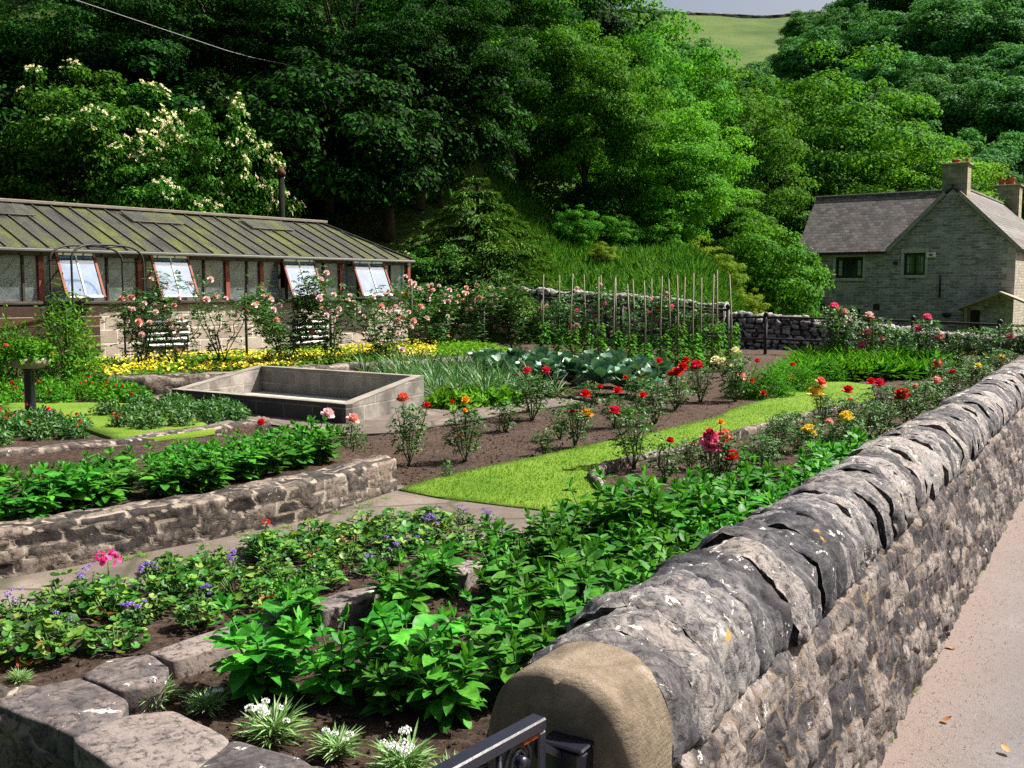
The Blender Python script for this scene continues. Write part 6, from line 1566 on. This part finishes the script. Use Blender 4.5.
# cabbages in two rows
def cabbage(seed):
    q = np.random.default_rng(seed); Vs = []; Fs = []; nn = 0
    for i in range(15):
        a = i * 2.4; el = .25 + i * .075; D = np.array([math.cos(a) * math.cos(el), math.sin(a) * math.cos(el), math.sin(el)]); L = .27 - i * .007
        V, F = leaves(np.array([[0, 0, .06 + i * .004]]), D, np.array([-D[0] * .7, -D[1] * .7, 1.]), L, L * .85, PT, q.uniform(.1, .5)); V = V + fbm(V * 14, 2, seed)[:, None] * [.02, .02, .08]; Vs.append(V); Fs.append(F + nn); nn += len(V)
    return mesh('foliage', np.vstack(Vs), np.vstack(Fs), M['cabbage'], True)
CB = [cabbage(i) for i in range(4)]; gc = 'blue-green cabbages before the bean canes'
for ri, (x0, y0, x1, y1, n_) in enumerate(((500, 386, 648, 398, 7), (478, 380, 660, 390, 8), (490, 372, 640, 380, 7))):
    for i in range(n_):
        f = i / (n_ - 1); p = G(x0 + (x1 - x0) * f, y0 + (y1 - y0) * f)
        r = thing('cabbage', 'blue-green cabbage, %s from the left in the %s row before the bean canes' % (ordw(i + 1), ('front', 'middle', 'back')[ri]), 'cabbage', p, i + ri, gc, random.uniform(1.0, 1.3)); r.scale.z *= 1.35; obj('foliage', CB[(i + ri) % 4], r)
# climbing beans at the canes
BEAN = [None] * 3
for s_ in range(3):
    q = np.random.default_rng(s_ + 70); n = 150; z = q.uniform(0, 1, n) ** 1.5 * .95; a = q.uniform(0, 2 * PI, n); rr = .05 + .16 * (1 - z / 1.0) * q.uniform(size=n)
    P = np.c_[np.cos(a) * rr, np.sin(a) * rr, z]; D = np.c_[np.cos(a), np.sin(a), -np.full(n, .5)]; N = nrm(np.c_[np.cos(a), np.sin(a), np.full(n, .8)] + q.normal(size=(n, 3)) * .3)
    V, F = leaves(P, D, N, .09 * q.uniform(.7, 1.3, n), .075, OV2, .2); BEAN[s_] = mesh('foliage', V, F, M['leaf_mid'], True)
for k, b in enumerate(CANES):
    r = thing('bean_plant', 'young climbing bean plant at the foot of the %s cane from the left' % ordw(k + 1), 'bean plant', (b[0] + .03, b[1] - .03, 0), k, 'climbing bean plants on the canes', (.85, .85, random.uniform(.4, .85))); obj('foliage', BEAN[k % 3], r)
    m = MB(); t_ = np.linspace(0, 1, 12); m.tube(np.c_[.022 * np.cos(t_ * 20), .022 * np.sin(t_ * 20), t_ * .9], .004, 4); obj('stem', m.mesh('stem', M['stem'], True), r)
# leeks / onions
LK = [tuft(50 + i, 34, .42, .12, .017, 'leek', 1.1) for i in range(3)]
VP = [G(352, 380), G(430, 384), G(435, 404), G(500, 402), G(560, 398), G(520, 384), G(470, 378), G(420, 370), G(352, 372)]
pts = fill(VP, .24, 6, 3000)
rown = 0
for k, (x, y) in enumerate(pts):
    r = thing('leek_plant', 'grassy-leaved leek, %s from the front of the vegetable plot beside the cold frame' % ordw(k + 1), 'leek', (x, y, 0), k, 'leeks in the vegetable plot', random.uniform(.8, 1.1)); obj('foliage', LK[k % 3], r)
# lettuce-like low plants in front of them
LT = [bushy(80 + i, .17, .14, 160, .1, .7, 'leaf_bright', OV2) for i in range(2)]
for k, (px, py) in enumerate([(442, 408), (458, 409), (475, 407), (492, 406), (450, 402), (470, 401), (508, 404)]):
    p = G(px, py); r = thing('lettuce', 'light green salad plant, %s from the left at the front of the vegetable plot' % ordw([442, 450, 458, 470, 475, 492, 508].index(px) + 1), 'lettuce', p, k, 'salad plants beside the cold frame', 1); obj('foliage', LT[k % 2], r)
# crossed thin sticks (netting lattice) over the plot
sticks = []
a0, a1 = G(362, 369), G(565, 402); k = 0
for i in range(13):
    f = i / 13; p = a0 + (a1 - a0) * f; q = a0 + (a1 - a0) * (f + .075)
    for (u, v) in ((p, q), (q, p)):
        k += 1; m = MB().tube([(0, 0, -.05), np.r_[(v - u)[:2], .42]], .008, 5)
        tag(obj('lattice_stick', m.mesh('lattice_stick', M['cane'] if k % 3 == 0 else M['post'], True), None, u), '%s thin slanting stick from the left in the crossed row beside the leeks' % ordw(k), 'stick', 'crossed thin sticks over the vegetable plot')

# ---- yellow ground cover in front of the glasshouse
yp = [tuple(q[:2]) for q in YB]; Y_ = np.array(yp); cand = np.c_[rng.uniform(Y_[:, 0].min(), Y_[:, 0].max(), 30000), rng.uniform(Y_[:, 1].min(), Y_[:, 1].max(), 30000)]
ins = np.zeros(len(cand), bool)
for a in range(len(yp)):
    (xa, ya), (xb, yb) = yp[a], yp[(a + 1) % len(yp)]
    if ya == yb: continue
    ins ^= ((ya > cand[:, 1]) != (yb > cand[:, 1])) & (cand[:, 0] < (xb - xa) * (cand[:, 1] - ya) / (yb - ya) + xa)
cand = cand[ins]; n = len(cand); h = .05 + .1 * vnoise(np.c_[cand * 2.2, np.zeros(n)], 3)
P = np.c_[cand, .2 + h * rng.uniform(.3, 1, n)]; N = nrm(np.array([0, 0, 1.]) + rng.normal(size=(n, 3)) * .5); D = nrm(np.cross(N, rng.normal(size=(n, 3))))
px_ = vnoise(np.c_[cand * 1.1, np.zeros(n)], 8); yel = (rng.uniform(size=n) < np.where(px_ > .47, .55, .06)) & (cand[:, 0] > -6.3) & (cand[:, 0] / cand[:, 1] < -.075)
V, F = leaves(P[~yel], D[~yel], N[~yel], .06, .04, OV2, .2)
tag(obj('ground_cover', mesh('ground_cover', V, F, M['leaf_bright'], True)), 'low green ground cover between the retaining wall and the glasshouse', 'ground cover', kind='stuff')
V, F = leaves(P[yel] + [0, 0, .035], D[yel], N[yel], .045, .045, RH, 0)
tag(obj('yellow_flowers', mesh('yellow_flowers', V, F, petal('petal_sedum', (.75, .55, .02), (.85, .72, .08)))), 'dense carpet of tiny yellow flowers along the glasshouse', 'ground cover', kind='stuff')

# ---- climbing / shrub roses in front of the glasshouse
def climber(seed, W, H, n=900, ns=7, dens=1.0):
    n = int(n * 2.4)
    q = np.random.default_rng(seed); m = MB(); C = []
    for s_ in range(ns):
        a = q.uniform(-1.0, 1.0); t_ = np.linspace(0, 1, 9); x = W * a * t_ ** .8 + q.normal(size=9) * .03; y = q.normal() * .18 * t_ + q.normal(size=9) * .02; z = H * q.uniform(.65, 1.05) * np.sin(t_ * 1.5)
        P = np.c_[x, y, z]; m.tube(P, np.linspace(.009, .003, 9), 5)
        for k in range(int(n / ns / 5)):
            f = q.uniform(.12, 1); C.append([np.interp(f, t_, P[:, j]) for j in range(3)] + q.normal(size=3) * [.13, .12, .11])
    C = np.array(C); k = len(C); ls = .045; ra = nrm(q.normal(size=(k, 3)) * [1, 1, .5]); sd = nrm(np.cross(ra, [0, 0, 1.])); P = []; D = []
    for f, s_ in ((0, 0), (-.6, 1), (-.6, -1), (-1.3, 1), (-1.3, -1)): P.append(C + ra * ls * f); D.append(nrm(ra * (1 if s_ == 0 else .45) + sd * s_))
    P = np.vstack(P); D = np.vstack(D); N = np.tile(nrm(np.array([0, 0, 1.]) + q.normal(size=(k, 3)) * .45), (5, 1)); V, F = leaves(P, D, N, ls * 1.2, ls * .8, OV2, .15)
    return mesh('foliage', V, F, M['rose_leaf'], True), m.mesh('stem', M['rose_stem'], True), C
gp_ = 'pale pink climbing roses along the glasshouse and fence'
AGr = math.atan2(UG[1], UG[0])
for k, (px, py, pt, W, nb, cols, lab, n) in enumerate([
    (142, 369, 275, .55, 16, ('palepink', 'pinkwhite'), 'slender pink climbing rose on the right leg of the metal arch', 700),
    (176, 368, 296, .75, 22, ('palepink', 'salmon', 'palepink'), 'pink rose full of flowers in front of the left louvre grille', 500),
    (222, 367, 280, .7, 9, ('palepink', 'pinkwhite', 'salmon'), 'thin arching pink rose between the first two support posts', 420),
    (285, 366, 277, .95, 22, ('pinkwhite', 'palepink', 'salmon'), 'large dense rose bush with scattered pale blooms in front of the glasshouse middle', 2100),
    (330, 364, 282, .7, 12, ('pinkwhite', 'palepink'), 'pale pink rose leaning right of the large dense bush', 900),
    (385, 361, 290, .9, 22, ('palepink', 'pinkwhite', 'salmon'), 'pink rose under the rightmost window vent', 1200),
    (428, 358, 286, .9, 40, ('palepink', 'salmon', 'pinkwhite'), 'pink rose crowded with blooms above the box planter', 1800),
    (465, 354, 284, .95, 26, ('palepink', 'pinkwhite', 'salmon'), 'pink rose with many blooms just right of the box planter', 1900),
    (512, 352, 282, 1.1, 14, ('palepink', 'salmon'), 'dark-leaved rose with few salmon blooms left of the bean canes', 2300),
    (575, 355, 292, 1.0, 12, ('palepink', 'pink'), 'pink rose on the rail fence behind the left bean canes', 1300),
    (635, 358, 296, 1.0, 9, ('pink', 'palepink'), 'pink rose on the rail fence behind the middle bean canes', 1100),
    (700, 362, 296, 1.1, 8, ('pink', 'palepink'), 'pink rose on the rail fence behind the right bean canes', 1200)]):
    z = .2 if px < 420 else 0
    p = G(px, py, z); H = AY(px, pt, p[1])[2] - z; fo, st, C = climber(200 + k, W, H, n)
    ang = AGr if px < 440 else -.7
    r = thing('climbing_rose', lab, 'rose bush', p, ang, gp_); obj('foliage', fo, r); obj('stem', st, r)
    q = np.random.default_rng(k); zz_ = np.clip(C[:, 2], .01, 9); w_ = (zz_ / zz_.max()) ** 1.5 + .05; idx = q.choice(len(C), nb, replace=False, p=w_ / w_.sum())
    for j in idx:
        c = C[j] + q.normal(size=3) * .02; c[1] -= .12 if True else 0; R = q.uniform(.035, .06)
        obj('bloom', bloom(cols[q.integers(len(cols))], int(j)), r, c, 0, R, rot=(q.uniform(.2, 1.1), q.uniform(-.4, .4), q.uniform(-.5, .5)))

# ---- feathery shrub and dark climber by the arch, left edge
FE = [bushy(90 + i, .46, 1.2, 2500, .075, .38, 'leaf_mid') for i in range(2)]
for k, (px, py, s, lab) in enumerate([(68, 386, .95, 'tall feathery green shrub at the left foot of the metal arch'), (14, 388, .7, 'feathery shrub behind the pedestal planter'), (-30, 388, .9, 'feathery shrub cut off by the left photo edge')]):
    p = G(px, py, .12); r = thing('feathery_shrub', lab, 'shrub', p, k, 'feathery shrubs at the left', s); obj('foliage', FE[k % 2], r)
    m = MB()
    for a in range(5): m.tube([(0, 0, 0), (.12 * math.cos(a * 1.3), .12 * math.sin(a * 1.3), .5), (.3 * math.cos(a * 1.3), .3 * math.sin(a * 1.3), 1.0)], [.012, .009, .004], 5)
    obj('stem', m.mesh('stem', M['stem'], True), r)
r = thing('bowl_plants', 'trailing green and red-flowered plants growing in the pedestal bowl', 'plant', PED, 0, sc=.8); obj('foliage', bushy(95, .3, .26, 1100, .06, .55, 'leaf_mid'), r)
for a in range(9): obj('bloom', bloom('coral', a), r, (.28 * math.cos(a * 2.1), .28 * math.sin(a * 2.1), .06 + .12 * (a % 3) / 2), 0, .03)

# ---- red begonias / low bedding in the upper left bed
BG = [bushy(100 + i, .17, .17, 330, .055, .5, 'rose_leaf') for i in range(3)]; BG2 = [bushy(110 + i, .19, .2, 330, .06, .5, 'leaf_mid') for i in range(2)]
patch = [G(0, 421, .13), G(60, 419, .13), G(120, 440, .13), G(175, 434, .13), G(215, 428, .13), G(170, 404, .13), G(100, 402, .13), G(0, 402, .13)]
zones = [([G(-60, 447, .12), G(0, 445, .12), G(60, 438, .12), G(95, 433, .12), G(60, 420, .12), G(0, 422, .12), G(-60, 424, .12)], .24, 'low dark bedding plant, %s from the front in the left corner of the upper bed', .35, BG),
         ([G(95, 416, .12), G(130, 430, .12), G(190, 425, .12), G(240, 420, .12), G(228, 404, .12), G(150, 402, .12), G(120, 404, .12)], .26, 'low dark bedding plant, %s from the front behind the edging wall', .3, BG),
         ([G(-40, 408, .12), G(30, 402, .12), G(100, 404, .12), G(140, 401, .12), G(120, 386, .12), G(60, 388, .12), G(-40, 392, .12)], .27, 'red-flowered bedding plant, %s from the front behind the grass patch', .9, BG2)]
for zi, (poly, sp, lb, pr_, meshes) in enumerate(zones):
    for k, (x, y) in enumerate(fill(poly, sp, 12 + zi, 2500)):
        r = thing('bedding_plant', lb % ordw(k + 1), 'bedding plant', (x, y, .1), k, 'low bedding plants of the upper left bed', random.uniform(.65, .92)); obj('foliage', meshes[k % len(meshes)], r)
        if random.random() < pr_ * .7:
            for b in range(random.randint(1, 3)):
                a = random.uniform(0, 6.28); obj('bloom', bloom('red' if random.random() < .6 else 'crimson' if random.random() < .6 else 'coral', b), r, (.12 * math.cos(a), .12 * math.sin(a), random.uniform(.14, .22)), 0, random.uniform(.018, .028), rot=(.5, 0, a))
# weeds and tufts along path edges
WT = [tuft(130 + i, 40, .09, .06, .008, 'grass') for i in range(2)]
sp_ = []
for k in range(26):
    f = random.random(); q = along([G(x, y)[:2] for x, y in [(0, 586), (200, 550), (300, 528), (392, 500)]], f); sp_.append((q[0] + random.uniform(-.02, .02), q[1] - .03, 0))
for k in range(70):
    q = WP(random.uniform(.5, 16), .30 + random.uniform(0, .04)); sp_.append((q[0], q[1], -.66))
base = np.empty(len(WT[0].vertices) * 3); WT[0].vertices.foreach_get('co', base); base = base.reshape(-1, 3); fi = np.array([p.vertices[:] for p in WT[0].polygons])
Vs = []; Fs = []
for k, q in enumerate(sp_):
    s_ = random.uniform(.25, .6) if k >= 26 else random.uniform(.2, .45); Vs.append(base * s_ + q); Fs.append(fi + k * len(base))
tag(obj('weeds', mesh('weeds', np.vstack(Vs), np.vstack(Fs), M['grass'], True)), 'tiny weeds sprouting at the foot of the walls', 'weeds', kind='stuff')
# fallen leaves and grit along the wall foot
n = 3500; t_ = rng.uniform(-.5, 15, n); off = .3 + np.abs(rng.normal(size=n)) * .3; XY = W0 + t_[:, None] * WD + off[:, None] * WN
ic = np.array([[0, 0, 1], [.9, 0, .2], [-.3, .85, .2], [-.5, -.7, .2]], float); s_ = rng.uniform(.0015, .006, n)
V = ic[None] * s_[:, None, None] * rng.uniform(.7, 1.3, (n, 4, 3)); V[..., :2] += XY[:, None]; V[..., 2] += -.665 + .035 * np.exp(-np.clip(off - .25, 0, 9) / .15)[:, None]
F = (np.array([[0, 1, 2], [0, 2, 3], [0, 3, 1]])[None] + (np.arange(n) * 4)[:, None, None]).reshape(-1, 3)
tag(obj('roadside_gravel', mesh('roadside_gravel', V.reshape(-1, 3), F, simple('grit', (.2, .165, .14), .95, .1))), 'loose grit and small stones gathered at the wall foot', 'gravel', kind='stuff')
for k, (px, py) in enumerate([(940, 722), (1010, 754), (955, 650)]):
    p = G(px, py, -.66); V, F = leaves(np.array([[0, 0, .004]]), np.array([1., k, .1]), np.array([0, 0, 1.]), .055, .035, OV, -.3)
    tag(obj('fallen_leaf', mesh('fallen_leaf', V, F, M['dry_leaf'], True), None, p, k), ('dry curled leaf lying on the road nearest the wall foot', 'dry brown leaf on the road at the bottom right', 'dry leaf on the road farther up')[k], 'leaf')
# a street-side shade caster out of the picture: tree over the road on the right
